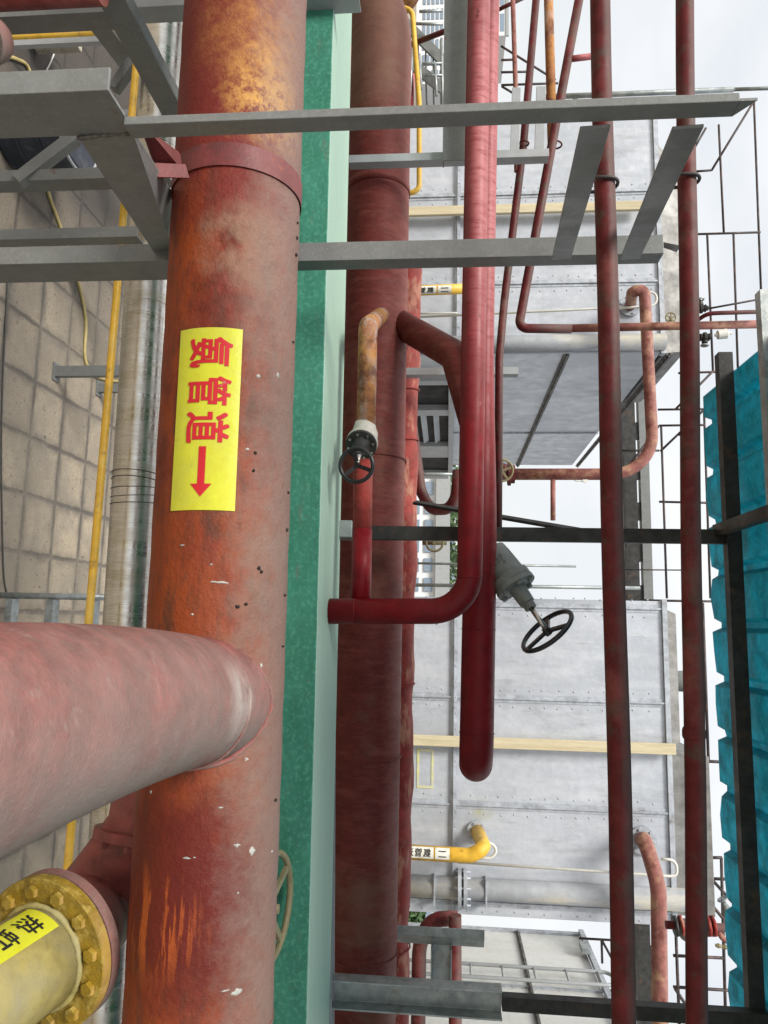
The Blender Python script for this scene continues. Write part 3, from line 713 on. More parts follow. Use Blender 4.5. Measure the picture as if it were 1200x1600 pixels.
mb = MB(); mb.cyl(P(775, 872, 2.66) + nb * .2, endp, .009, 12); mesh('stem', mb, m_chrome, t)
wn = V((.55, -.28, -.62)).normalized()
# wheel plane: seen as a slim ellipse, long side from lower left to upper right of the photo
e1 = (P(894, 962, 2.5) - P(822, 1018, 2.5)).normalized(); vray = (endp - EYE).normalized()
sidev = e1.cross(vray).normalized()
wn = (sidev * .93 + vray * (-.36)).normalized()
wheel(t, 'handwheel', endp, wn, .098, .0085, m_wheel, 3, R_(200), .14, .0)
# rows of small lettering on the casing
tw = EYE - P(790, 890, 2.66); tw = (tw - nb * tw.dot(nb)).normalized(); un = nb.cross(tw)
for i, s in enumerate(('DN40', 'PN2.5', '-40+150')):
    bm = text_bm(s, .013, 0); a, b, c_, d_ = bm_bounds(bm)
    for v in bm.verts: v.co.y += .014 - i * .018; v.co.x += .012
    wrap(bm, P(775, 872, 2.66), nb, tw, un, .0635); mesh('lettering', Raw(bm), m_blk, t)

# ================================================================== SMALL DARK PIPES ON THE RIGHT
for (xa, xb, r, lab) in ((934, 980, .0245, 'dark red pipe clamped under the roof, nearer the condensers of the two upper lines'),
                         (1068, 1092, .0215, 'uppermost dark red pipe, closest to the teal roof')):
    kx = (xb - xa) / 1920; a, b = P(xa - kx * 640, -800, 1.68), P(xb + kx * 940, 2700, 1.68)
    pth = long_path(a, b, 60)
    t = thing('overhead_pipe', lab, 'pipe', a.lerp(b, .5), 'small dark pipes under the roof')
    mb = MB(); mb.tube([p + V((0, 0, .0015 * math.sin(i * .5))) for i, p in enumerate(pth)], r, 32); mesh('pipe_shell', mb, m_dark, t)
    d = (b - a).normalized()
    for yy in (() if r > .022 else (1146,)): mesh('coupling', MB().lathe(at_img(a, b, yy) - d * .012, d, [(0, r + .0005), (.006, r + .0025), (.018, r + .0025), (.024, r + .0005)], 28), m_dark, t)
    c = at_img(a, b, 288 if r > .022 else 282)
    u = thing('pipe_ubolt', ('rusty U-bolt holding the lower overhead pipe to its brace' if r > .022 else 'rusty U-bolt holding the uppermost overhead pipe to its brace'), 'clamp', c, 'U-bolts on the overhead pipes')
    rr_ = r + .006; arcp = [c + V((0, -rr_ * math.cos(k * math.pi / 16), rr_ * math.sin(k * math.pi / 16))) for k in range(17)]
    mb = MB(); mb.tube([arcp[0] + V((0, 0, -.045))] + arcp + [arcp[-1] + V((0, 0, -.045))], .0042, 10); mesh('bow', mb, m_rod, u)

# ================================================================== FLANGED PIPE, LOWER LEFT
FC = PD(64, 1494, 1.62); nf = V((.10, -.96, -.24)).normalized()
t = thing('flanged_pipe', 'dusty yellow pipe with bolted flange and label in the lower left corner', 'pipe', FC)
RF, RP = .165, .107
mb = MB(); mb.lathe(FC, nf, [(-.028, RF - .002), (-.026, RF), (-.002, RF), (0, RF - .002), (0, RP)], 72)
for f in mb.bm.faces: f.smooth = False
fl_ = mesh('flange', mb, m_olive, t)
fx, fy = perp(nf)
for k in range(12):
    a = k * math.pi / 6 + .21; q = FC + (fx * math.cos(a) + fy * math.sin(a)) * .137
    b = mesh('bolt', MB().lathe(q, nf, [(0, .0165), (.001, .0165), (.009, .0162), (.011, .0145)], 6), m_olive, fl_, bevel=.001)
mb = MB(); FE = FC + nf * 1.3; mb.tube(long_path(FC - nf * .01, FE, 10), RP, 64); mesh('pipe_shell', mb, m_olpipe, t)
mb = MB(); pts = [FC + nf * .006 + (fx * math.cos(k * .105) + fy * math.sin(k * .105)) * (RP + .002) for k in range(60)]; mb.tube(pts, [.007 + random.uniform(-.0015, .0015) for _ in pts], 8, closed=True); mesh('weld_bead', mb, m_olpipe, t)
# label along that pipe
def proj(p):
    d = p - EYE; return 600 + F * d.dot(cX) / d.dot(fw), 800 - F * d.dot(cY) / d.dot(fw)
S = thing('pipe_label', 'yellow sticker with black characters on the dusty flanged pipe in the corner', 'label', FC + nf * .1)
best = None
for k in range(360):
    a = math.radians(k); q = FC + nf * .04 + (fx * math.cos(a) + fy * math.sin(a)) * RP
    if (q - EYE).dot(fx * math.cos(a) + fy * math.sin(a)) > 0: continue
    px, py = proj(q); dd = (px - 70) ** 2 + (py - 1430) ** 2
    if best is None or dd < best[0]: best = (dd, a)
la = best[1]; ltow = fx * math.cos(la) + fy * math.sin(la); lup = nf.cross(ltow)
if proj(FC + nf * .1 + lup)[0] < proj(FC + nf * .1)[0]: lup = -lup
bm = sticker_bm(.022, .50, -.055, .035); wrap(bm, FC, nf, ltow, lup, RP + .002); mesh('sticker', Raw(bm), m_stick, S)
for i, ch in enumerate('热虹吸管'):
    bm = text_bm(ch, .06, .016); fit(bm, .045 + i * .062, .093 + i * .062, -.034, .022); slice_y(bm, .006); wrap(bm, FC, nf, ltow, lup, RP + .0032)
    mesh('character', Raw(bm), m_blk, S)
# red elbow with its own flange
t = thing('elbow_pipe', 'red elbow bolted behind the dusty yellow flange, curving behind the front pipe', 'pipe', FC - nf * .1)
mb = MB(); mb.lathe(FC - nf * .030, nf, [(-.026, RF), (0, RF)], 72); mesh('flange', mb, m_branch, t)
c2 = PD(222, 1335, 1.98); c3 = PD(262, 1130, 2.08)
m_elb = mat('elbow_paint', (.27, .062, .052), .55, 0, [dict(c=(.17, .10, .085), s=6, lo=.45, hi=.65, k=.6)], dust_or_shading=((.38, .2, .17), .5, .3, 1), bump=(130, .2), grain=.2)
core = fillet([FC - nf * .05, PD(138, 1432, 1.95), PD(238, 1296, 2.0), c3], [.22, .1], 14)
mb = MB(); mb.tube(core, .118, 56); mesh('pipe_shell', mb, m_elb, t)
ed = (c3 - c2).normalized(); fc2 = PD(236, 1300, 2.0)
mb = MB(); mb.lathe(fc2, ed, [(-.02, .148), (.004, .148)], 56); ff_ = mesh('far_flange', mb, m_elb, t)
ex, ey = perp(ed)
for k in range(10):
    a = k * math.pi / 5; mesh('bolt', MB().lathe(fc2 + (ex * math.cos(a) + ey * math.sin(a)) * .132, -ed, [(0.0, .012), (.036, .013)], 6), m_elb, ff_)
# khaki handwheel between front pipe and green beam
t = thing('gate_valve', 'khaki handwheel valve squeezed between the front pipe and the green beam', 'valve', P(400, 1420, 2.02))
hw_c = P(424, 1420, 2.03)
wheel(t, 'handwheel', hw_c, (0, -.16, .985), .133, .009, m_khaki, 4, R_(35), .16, .01, ref=(1, 0, 0))
mesh('stem', MB().cyl(hw_c + V((0, 0, -.3)), hw_c + V((0, 0, .02)), .012, 12), m_khaki, t)

# ================================================================== LOWER PIPES AND YARD, LEFT PART OF THE PHOTO
YS = 3.0; S0, S1 = P(306.7, -800, YS), P(95.2, 2700, YS); sx_ = (S1 - S0).normalized()
t = thing('insulated_pipe', 'shiny aluminium clad insulated pipe below the thick front pipe', 'pipe', S0.lerp(S1, .5))
mb = MB(); mb.tube(long_path(S0, S1, 50), [.098 + .0006 * math.sin(i * 1.9) for i in range(51)], 64); mesh('cladding', mb, m_alu, t)
for yy in (48, 235, 480, 690, 1000, 1320, 1530): mesh('cladding_seam', MB().torus(at_img(S0, S1, yy), sx_, .0983, .0018, 48, 6), m_alu, t)
for yy in (742, 752, 764, 776, 788):
    c = at_img(S0, S1, yy); tl_ = random.uniform(-.12, .12); mesh('tie_wire', MB().torus(c, sx_ + V((0, tl_, tl_ * .4)), .1005, .0016, 48, 6), m_rod, t)
YY = 2.75
t = solo('gas_pipe', MB().tube(fillet([P(232, -30, YY), P(218, 40, YY), P(108, 1330, YY), P(-14.6, 2700, YY)], .03), .0155, 20), m_yel, 'thin yellow pipe running beside the aluminium clad pipe', 'pipe')
# support legs of the lower pipes
for (xb_, y0, y1, Yq, xt) in ((36, 571, 587, 5.25, 235), (93, 599, 612, 5.95, 240), (150, 716, 734, 6.8, 240)):
    lab = {36: 'grey steel leg standing nearest on the paving below the aluminium pipe', 93: 'second grey steel leg, just behind the nearest one on the paving', 150: 'short grey steel leg standing far back beside the thin yellow pipe'}[xb_]
    top = P(xt, (y0 + y1) / 2, Yq)
    mb = vpost(None, '', None, 0, top.z, (xb_ + xt) / 2, y0, y1, Yq, .05)
    mb.box(P(xt, y0, Yq).x - .03, P(xt, y1, Yq).x + .03, Yq - .02, Yq + .08, 0, .012)
    solo('support_leg', mb, m_grey, lab, 'post', 'steel legs standing on the paving')
# ladder
t = thing('access_ladder', 'galvanised ladder standing on the paving beside the yellow pipe', 'ladder', (P(80, 932, 4.7).x, 4.7, 0))
xl, xr = P(100, 932, 4.7).x, P(100, 1035, 4.7).x
zt = P(172, 932, 4.7).z
for x in (xl, xr): mesh('rail', MB().tube([(x, 4.7, 0), (x, 4.7, zt)], .021, 16), m_galv, t)
for xx in (22, 86, 150):
    z = P(xx, 960, 4.7).z; mesh('rung', MB().box(xl + .021, xr - .021, 4.66, 4.74, z - .045, z + .005), m_galv, t, bevel=.003)
# other frames on the left
def lpost(xref, y0, y1, Y, zt_x, leg, lab, mt=m_grey, z0=0):
    mb = vpost(None, '', None, z0, P(zt_x, y1, Y).z, xref, y0, y1, Y, leg); return mb
solo('steel_post', lpost(100, 356, 372, 2.62, 214, .06, ''), m_grey, 'grey angle post on the left, just above the thick rear post', 'post', 'steel posts of the lower left rack')
mb = lpost(100, 263, 280, 2.62, 262, .08, '')
mb.bar(P(28, 284, 2.62), P(118, 215, 2.66), .042, .05, side=V((0, 1, 0)))
solo('steel_post', mb, m_grey, 'grey angle post with a slanting strut, in front of the dark drum', 'post', 'steel posts of the lower left rack')
# drum
dc = P(60, 205, 4.5); dz = P(124, 205, 4.5).z
t = thing('plastic_drum', 'dark blue black drum standing on the paving at the left edge', 'drum', (dc.x, 4.5, 0))
pr = [(0, .27), (.02, .29)] + [(dz * f, .29 + (.012 if i % 2 else 0)) for i, f in enumerate((.3, .31, .35, .36, .62, .63, .67, .68))] + [(dz - .04, .29), (dz - .02, .275), (dz, .26)]
mb = MB(); mb.lathe((dc.x, 4.5, 0), (0, 0, 1), pr, 48); mesh('body', mb, m_bluedrum, t, bevel=.002)
mesh('rim', MB().torus((dc.x, 4.5, dz - .01), (0, 0, 1), .283, .011, 48, 8), m_lgrey, t)
# top-left corner
t = thing('pipe_support_frame', 'second grey channel steel frame in the top left corner', 'steel frame', (P(180, 20, 1.9).x, 1.9, 0))
X = P(190, 10, 1.9).x
za = P(165, 5, 1.75).z; zb = P(205, -10, 1.75).z
Xf = P(188, 30, 1.95).x
mb = MB(); zc = P(188, 40, 1.95).z
mb.box(Xf - .006, Xf, 1.45, 2.45, zc - .04, zc + .045); mb.box(Xf - .05, Xf - .0065, 1.45, 2.45, zc + .039, zc + .045); mesh('cross_arm', mb, m_grey, t, bevel=.001)
mesh('upper_post', vpost(None, '', None, P(206, 8, 2.15).z, P(560, 8, 2.15).z, 240, -14, 10, 2.15, .07), m_lgrey, t, bevel=.001)
mesh('lower_post', vpost(None, '', None, 0, P(172, 10, 2.46).z, 90, 13, 22, 2.46, .09), m_grey, t, bevel=.001)
mb = MB(); mb.bar(P(140, 20, 2.6), P(208, 112, 3.1), .09, .012, side=V((0, 0, 1))); mesh('gusset', mb, m_grey, t)
mb = MB(); mb.bar(P(178, 140, 2.9), P(208, 98, 2.9), .05, .04); mesh('strut', mb, m_grey, t)
solo('vertical_pipe', MB().tube([V((P(90, -20, 1.8).x, 1.8, 0)), P(158, -22, 1.8)], .05, 32), m_back, 'dark red upright pipe cut by the top left corner', 'pipe')
a = P(-60, 56, 3.2); b = P(186, 49, 3.2)
solo('guard_post', MB().tube([V((b.x, 3.2, 0)), P(240, 47, 3.2)], .019, 20), m_yel, 'upright yellow tube near the top left corner', 'post')
solo('conduit', MB().bar(V((P(190, 62, 3.15).x, 3.15, 0)), P(190, 62, 3.15), .028, .03), m_lgrey, 'thin light grey upright bar beside the yellow tube', 'post')
solo('vertical_pipe', MB().tube(fillet([V((P(-14, 62, 2.4).x, 2.4, 0)), P(-16, 62, 2.4), P(-45, 60, 1.9)], .05), .085, 32), m_branch, 'dusty pink pipe stub cut by the left edge near the top corner', 'pipe')
bc_ = PZ(50, 45, 0)
mb = MB(); mb.box(bc_.x - .13, bc_.x + .13, bc_.y - .1, bc_.y + .1, 0, .34)
solo('concrete_block', mb, m_block, 'pale concrete block standing on the paving near the top left corner', 'block', bevel=.01)
# hose and cables on the ground
def on_ground(pts, r): return [PZ(x, y, r) for x, y in pts]
def smooth_path(pts, n=6):
    out_ = []
    for i in range(len(pts) - 1):
        p0 = pts[max(i - 1, 0)]; p1, p2 = pts[i], pts[i + 1]; p3 = pts[min(i + 2, len(pts) - 1)]
        for k in range(n):
            s = k / n; out_.append(.5 * ((2 * p1) + (p2 - p0) * s + (2 * p0 - 5 * p1 + 4 * p2 - p3) * s * s + (3 * p1 - p0 - 3 * p2 + p3) * s ** 3))
    out_.append(pts[-1]); return out_
solo('garden_hose', MB().tube(smooth_path(on_ground([(8, 88), (25, 92), (45, 108), (55, 170), (66, 260), (75, 300), (98, 365), (122, 440), (134, 500), (133, 560), (150, 588), (192, 597)], .012)), .013, 10), m_hose, 'yellow garden hose lying across the paving', 'hose')
solo('ground_cable', MB().tube(smooth_path(on_ground([(12, 430), (8, 520), (4, 600), (2, 700), (3, 800), (6, 900), (12, 940), (6, 1000)], .006)), .006, 8), m_cable, 'thin dark cable lying on the paving along the left edge', 'cable')
solo('ground_cable', MB().tube(smooth_path(on_ground([(100, 20), (92, 60), (80, 95), (60, 135), (40, 200)], .005)), .006, 8), m_pvc, 'thin pale cable on the paving near the top left corner', 'cable')
# beige rubble wall line (low kerb) far left bottom is plain paving

# ================================================================== SECOND FRAME: POSTS BEHIND THE CRIMSON PIPES
YP = 2.72
t = thing('roof_frame', 'dark steel frame that carries the teal roof: posts, purlins and rafters', 'steel frame', (P(840, 835, YP).x, YP, 0))
Xp = P(840, 835, YP).x; ztop = P(1140, 838, YP).z
mb = MB(); mb.prof([(-.026, 0), (.026, 0), (.026, .03), (-.026, .03)], V((Xp, YP, P(528, 835, YP).z)), V((Xp, YP, ztop)), (1, 0, 0), (0, 1, 0)); mesh('post', mb, m_black, t, bevel=.002)
q_ = P(540, 828, YP - .08)
mesh('bracket', MB().box(q_.x - .03, q_.x + .03, YP - .12, YP - .001, P(528, 828, YP).z, P(556, 828, YP).z), m_galv, t, bevel=.002)
# second post: channel below, thinner square tube above
Xq = P(650, 1550, YP).x; zc1 = P(783, 1560, YP).z; zt2 = P(1195, 1585, YP).z
zc0 = P(503, 1535, YP).z
mb = MB(); mb.prism([(Xq - .045, YP - .06, zc0), (Xq - .045, YP, zc0), (Xq + .045, YP, zc0), (Xq + .045, YP - .06, zc0), (Xq + .039, YP - .06, zc0), (Xq + .039, YP - .006, zc0), (Xq - .039, YP - .006, zc0), (Xq - .039, YP - .06, zc0)], (0, 0, zc1 - zc0))
mesh('channel_post', mb, m_galv, t, bevel=.0015)
mb = MB(); Xq2 = P(1000, 1572, YP).x; mb.box(Xq2 - .022, Xq2 + .022, YP - .05, YP - .008, zc1, zt2); mesh('post', mb, m_black, t, bevel=.002)
za_, zb_ = P(1136, 553, YP), P(1174, 1700, YP)
zp = (za_.z + zb_.z) / 2
mb = MB(); mb.prof([(-.022, -.02), (.022, -.02), (.022, -.015), (-.017, -.015), (-.017, .03), (-.022, .03)], V((za_.x, YP, zp)), V((6.4, YP, zp)), (0, 1, 0), (0, 0, 1)); mesh('purlin', mb, m_black, t)
z2 = P(1197, 520, 2.35).z
mb = MB(); mb.box(P(1197, 456, 2.35).x, 2.6, 2.33, 2.37, z2 - .02, z2 + .03); mesh('purlin', mb, m_galv, t)
zR = zp + .045
def rafter(y, x0, Yfar=2.95):
    q = P(x0, y, YP); mb = MB(); mb.box(q.x - .018, q.x + .018, .75, YP + .03, zR - .005, zR + .03); mesh('rafter', mb, m_black, t)
q = P(1118, 828, YP); mb = MB(); mb.box(q.x - .02, q.x + .02, 1.0, YP + .02, zp - .055, zp - .021); mesh('rafter', mb, m_black, t)
# roof sheet
zr = zp + .035
xs = []; pitch = .205; X0 = P(1120, 618, 3.02).x
t2 = MB(); verts = []
prof = []; k = 0; x = X0
while x < 6.5:
    for f, h in ((0, 0), (.40, .004), (.47, .03), (.58, .03), (.66, .002)): prof.append((x + f * pitch, h))
    x += pitch
NY = 14
rows = []
for j in range(NY + 1):
    Yj = 3.04 - j * (3.04 - .85) / NY
    rows.append([t2.bm.verts.new((px + (.02 * math.sin(j)) * 0, Yj + (random.uniform(-.012, .012) if j == 0 else 0), zr + h + .05 * (3.04 - Yj) * .4)) for px, h in prof])
for a, b in zip(rows, rows[1:]):
    for k in range(len(a) - 1): t2.face((a[k], a[k + 1], b[k + 1], b[k]))
r = solo('roof_sheet', t2, m_roof, 'corrugated teal fibreglass roof sheet along the right edge', 'roof')
md = r.modifiers.new('solid', 'SOLIDIFY'); md.thickness = .002
# bits of J-bolts
for (bx_, by_) in ((1150, 602), (1158, 738), (1170, 1022), (1178, 1170), (1180, 1326)):
    pass

# ---- galvanised post with beam, top centre
YQ = 2.78
t = thing('galvanised_bracket', 'grey angle post and wide channel arm behind the crimson pipes near the top', 'steel frame', (P(700, 250, YQ).x, YQ, 0))
mesh('post', vpost(None, '', None, P(545, 250, YQ).z, P(858, 250, YQ).z, 700, 237, 249, YQ, .05), m_lgrey, t, bevel=.001)
zl, zh = P(693, 130, YQ - .02).z, P(733, 130, YQ - .02).z
xe = P(712, 262, YQ).x; xs_ = P(712, -300, YQ).x
mb = MB(); mb.prism([(xs_, YQ - .05, zl), (xs_, YQ - .05, zh), (xs_, YQ - .044, zh), (xs_, YQ - .044, zl + .006), (xs_, YQ - .002, zl + .006), (xs_, YQ - .002, zl)], (xe - xs_, 0, 0)); mesh('channel_arm', mb, m_grey, t, bevel=.001)
for (xa, xb_, y0, y1) in ((800, 814, 138, 236), (838, 853, 136, 236)):
    q = P((xa + xb_) / 2, 236, YQ); hh = (P(xb_, 236, YQ).z - P(xa, 236, YQ).z) / 2
    mb = MB(); mb.bar(P((xa + xb_) / 2, y0, YQ + .03), P((xa + xb_) / 2 - 3, y1, YQ + .03), hh * 2, .012, side=V((0, 0, 1))); mesh('bracket_arm', mb, m_lgrey, t, bevel=.001)
# post behind pipes at row 580
YR = 3.25
mb = vpost(None, '', None, P(600, 580, YR).z, P(810, 580, YR).z, 700, 574, 585, YR, .05); solo('steel_post', mb, m_lgrey, 'light grey upright bar behind the slanting brown pipe', 'post')
t = thing('steel_bracket', 'galvanised angle stub joined to the channel post near the bottom', 'steel frame', P(680, 1470, YP))
YB_ = 3.2; Xs = P(680, 1466, YB_).x
mb = MB(); zA, zB = P(590, 1465, YB_).z, P(757, 1478, YB_).z
mb.prism([(Xs - .04, YB_, zA), (Xs - .006, YB_, zA), (Xs - .006, YB_ + .001, zA), (Xs + .04, YB_ + .04, zA), (Xs + .036, YB_ + .045, zA), (Xs - .04, YB_ + .006, zA)], (0, 0, zB - zA)); mesh('angle', mb, m_galv, t, bevel=.001)
zC, zD = P(673, 1500, YB_).z, P(706, 1500, YB_).z
mb = MB(); x0_, x1_ = Xs + .041, Xs + .20
mb.prism([(x0_, YB_, zC), (x0_, YB_, zC + .006), (x0_, YB_ + .054, zC + .006), (x0_, YB_ + .054, zD - .006), (x0_, YB_, zD - .006), (x0_, YB_, zD), (x0_, YB_ + .06, zD), (x0_, YB_ + .06, zC)], (x1_ - x0_, 0, 0)); mesh('channel', mb, m_galv, t, bevel=.001)

# ---- thin pipes top right
YT = 2.95
solo('thin_pipe', MB().tube(pp([(800, -40, YT), (806, 150, YT), (807, 268, YT)]), .0105, 16), m_thin, 'thinnest pale red pipe at the top, left of the three slim pipes', 'pipe', 'slim pipes at the top right')
solo('thin_pipe', MB().tube(fillet(pp([(841, -40, YT), (818, 225, YT), (788, 470, YT), (780, 560, YT), (778, 830, YT)]), .1), .0165, 20), m_dark, 'slim dark red pipe slanting left behind the crimson pair', 'pipe', 'slim pipes at the top right')
solo('thin_pipe', MB().tube(pp([(856, -40, YT + .1), (863, 225, YT + .1)]), .021, 24), m_rusty, 'slim brownish pipe at the top between two dark red ones', 'pipe', 'slim pipes at the top right')
t = thing('corner_pipe', 'slim dark red pipe that slants down and turns sharply into an upright pale length', 'pipe', P(810, 510, YT))
mb = MB(); mb.tube(fillet(pp([(912, -40, YT - .08), (869, 190, YT - .08), (810, 513, YT), (893, 514, YT)]), .032), .019, 24); mesh('slanting_length', mb, m_dark, t)
mb = MB(); mb.tube(pp([(893, 513, YT), (1215, 506, YT)]), .0165, 20); mesh('upright_length', mb, m_thin, t)
mb = MB(); mb.cyl(P(885, 93, YT - .08), P(925, 88, YT - .08), .013, 16); mesh('stub', mb, m_crim, t)
for x_, yy, r_ in ((819, 224, .019), (868, 226, .026)):
    c = P(x_, yy, YT - .02); u = thing('pipe_ubolt', 'small U-bolt on the slim dark pipe by the two bracket plates' if x_ < 840 else 'small U-bolt on the slanting pipe at the end of the bracket', 'clamp', c, 'small U-bolts')
    mesh('bow', MB().torus(c, (1, 0, -.12), r_, .004, 28, 8), m_dark, u)
solo('grey_mast', MB().tube(pp([(840, 152, 4.2), (1146, 140, 4.2)]), .016, 12).tube(pp([(1140, 140, 4.2), (1260, 136, 4.2)]), .011, 12), m_galv, 'slim grey upright tube crossing the sky at the top', 'mast')
solo('thin_pipe', MB().cyl(P(636, 72, 3.6), P(700, 47, 3.4), .014, 12), m_dark, 'slim red pipe slanting past the yellow hooped tube at the top', 'pipe')
solo('thin_pipe', MB().cyl(P(775, 17, 3.4), P(836, -12, 3.4), .010, 12), m_dark, 'slim red rod crossing the slim pipes at the top edge', 'pipe')
solo('guard_tube', MB().tube(fillet(pp([(618, 12, 3.5), (644, 14, 3.5), (655, 160, 3.5), (655, 298, 3.5), (634, 303, 3.5)]), .07), .0135, 18), m_yel, 'yellow hooped tube beside the thick dark pipe at the top', 'tube')

# ================================================================== CONDENSERS
YC = 5.0
def condenser(lab, X0, X1, ztop, depth, seams, hseams, base_z, legs=(190, 415), Yfront=YC):
    t = thing('evaporative_condenser', lab, 'condenser', (X0 + (X1 - X0) / 2, Yfront, 0), 'grey sheet metal condensers')
    mb = MB(); mb.box(X0, X1, Yfront, Yfront + depth, base_z, ztop); mesh('casing', mb, m_casing, t, bevel=.004)
    for (x) in seams:
        mb = MB(); mb.box(x - .006, x + .006, Yfront - .014, Yfront - .0005, base_z, ztop)
        mb.box(x - .026, x + .026, Yfront - .004, Yfront - .0003, base_z, ztop)
        z = base_z + .05
        while z < ztop - .03:
            for s in (-.036, .036): mb.ball((x + s * 1.5 + random.uniform(-.006, .006), Yfront - .001, z + random.uniform(-.012, .012)), .0058, (1, .6, 1), 6)
            z += .095
        mesh('seam', mb, m_seam, t)
    for z in hseams:
        mb = MB(); mb.box(X0, X1, Yfront - .018, Yfront - .013, z - .018, z + .018); mb.box(X0, X1, Yfront - .03, Yfront - .0185, z - .004, z + .004)
        x = X0 + .05
        while x < X1:
            mb.ball((x, Yfront - .019, z + .012), .0055, (1, .6, 1), 6); x += .1
        mesh('flange_joint', mb, m_seam, t)
    mb = MB(); mb.box(X0 - .01, X1 + .01, Yfront - .02, Yfront + .03, ztop - .001, ztop + .03)
    mesh('top_rim', mb, m_seam, t)
    for (xx, yy) in ((P(100, legs[0], Yfront + .3).x, Yfront + .3), (P(100, legs[1], Yfront + .3).x, Yfront + .3), (X0 + .3, Yfront + depth - .15), (X1 - .1, Yfront + depth - .15)):
        mesh('leg', MB().box(xx - .05, xx + .05, yy - .05, yy + .05, 0, base_z - .001), m_grey, t)
    return t
BZ = CAMZ - .85
zT1 = P(1027, 400, YC).z; zT2 = P(1042, 1200, YC).z
U1l, U1r = P(850, 176, YC).x, P(850, 553, YC).x
U2l, U2r = P(850, 936, YC).x, P(850, 1436, YC).x
Xf1 = lambda y, x=850: P(x, y, YC).x
hz = P(712, 800, YC).z
farY = PX(925, 727, U1r).y
c1 = condenser('grey condenser with its near end panel showing, upper half of the photo', U1l, U1r, zT1, farY - YC, [Xf1(303), Xf1(443)], [hz], BZ)
c2_ = condenser('grey condenser in the lower half of the photo with a wooden batten and yellow pipe', U2l, U2r, zT2, 2.4, [Xf1(948), Xf1(1093), Xf1(1262), U2r - .08], [hz], BZ, (1160, 1250))
# end panel details of condenser 1 (its right end face)
m_rib = mat('dark_rib', (.09, .085, .08), .6, .3, [dict(c=(.25, .24, .22), s=12, lo=.5, hi=.62, k=.7)], bump=(40, .2), grain=.2)
def end_panel(t, X, Ya_, Yb_, base_z, ztop, vs, hs, sgn=1):
    for yv in vs:
        mb = MB(); mb.box(min(X, X + sgn * .012), max(X, X + sgn * .012), yv - .012, yv + .012, base_z, ztop)
        z = base_z + .05
        while z < ztop - .03:
            for s in (-.03, .03): mb.ball((X + sgn * .003, yv + s, z), .006, (.6, 1, 1), 6)
            z += .2
        mesh('seam', mb, m_seam, t)
    for z in hs:
        mb = MB(); mb.box(min(X, X + sgn * .03), max(X, X + sgn * .03), Ya_, Yb_, z - .005, z + .005); mb.box(min(X + sgn * .001, X + sgn * .016), max(X + sgn * .001, X + sgn * .016), Ya_, Yb_, z - .02, z + .02)
        mesh('flange_joint', mb, m_rib, t)
zl1 = PX(868, 592, U1r).z; zl2 = PX(996, 612, U1r).z
end_panel(c1, U1r + .0005, YC, farY, BZ, zT1, [PX(850, 676, U1r).y], [zl1, zl2])
# deck hood above condenser 1
mb = MB(); z0_ = zT1 + .031; mb.prism([(P(1000, 380, YC).x, YC + .05, z0_), (P(1000, 548, YC).x, YC + .05, z0_), (P(1000, 540, YC).x, YC + .12, z0_ + .17), (P(1000, 385, YC).x, YC + .12, z0_ + .17)], (0, 1.2, 0)); mesh('fan_hood', mb, m_hood, c1)
mb = MB(); mb.prism([(P(1000, 215, YC).x, YC + .05, z0_), (P(1000, 372, YC).x, YC + .05, z0_), (P(1000, 372, YC).x, YC + .12, z0_ + .17), (P(1000, 250, YC).x, YC + .12, z0_ + .17)], (0, 1.2, 0)); mesh('fan_hood', mb, m_hood, c1)
# hood and motor above condenser 2
z0_ = zT2 + .031
mb = MB(); mb.prism([(P(1000, 1172, YC).x, YC + .03, z0_), (P(1000, 1430, YC).x, YC + .03, z0_), (P(1000, 1430, YC).x, YC + .03, z0_ + .24), (P(1000, 1180, YC).x, YC + .03, z0_ + .24)], (0, 1.4, 0)); mesh('fan_hood', mb, m_hood, c2_, bevel=.004)
cm = P(1052, 1050, YC + .5); mb = MB(); mb.prism([(P(1000, 950, YC).x, YC + .04, z0_), (P(1000, 1168, YC).x, YC + .04, z0_), (P(1000, 1160, YC).x, YC + .06, z0_ + .075), (P(1000, 958, YC).x, YC + .06, z0_ + .075)], (0, 1.1, 0)); mesh('fan_ring', mb, m_hood, c2_)
mb = MB(); mb.lathe((cm.x + .07, YC + .62, z0_ + .13), (0, 0, 1), [(0, .07), (.16, .075), (.17, .095), (.20, .095), (.23, .05)], 24); mesh('fan_motor', mb, m_vgrey, c2_)
# ducts standing against the faces (vertical in the world, so level in the sideways photo)
m_drain = mat('drain_pipe_paint', (.29, .305, .325), .7, .1, [dict(c=(.5, .46, .34), s=4, lo=.5, hi=.62, st=(1, 1, .3), k=.7)], bump=(30, .1), grain=.06)
def riser(parent, yrow, r, joint=True):
    x = P(850, yrow, YC - .06).x; mb = MB(); mb.tube([(x, YC - r * .35, BZ), (x, YC - r * .35, zT1 + .025)], r, 28); mesh('drain_pipe', mb, m_drain, parent)
    mb = MB()
    if joint:
        zj = P(730, yrow, YC).z; c = V((x, YC - r * .35, zj - .06))
        for h in (0, .035): pf_ = mesh('pipe_flange', MB().lathe(c + V((0, 0, h)), (0, 0, 1), [(0, r + .05), (.022, r + .05)], 32), m_seam, parent)
        for k in range(10): a = k * .628; mesh('bolt', MB().cyl(c + V((math.cos(a) * (r + .032), math.sin(a) * (r + .032), -.02)), c + V((math.cos(a) * (r + .032), math.sin(a) * (r + .032), .08)), .008, 6), m_seam, pf_)
        for dx in (-.21, .11): mesh('pipe_bracket', MB().box(x - r - .01, x + r + .02, YC - 1.35 * r - .008, YC - .001, zj + dx, zj + dx + .01), m_seam, parent)
riser(c1, 533, .058, False); riser(c2_, 1398, .066)
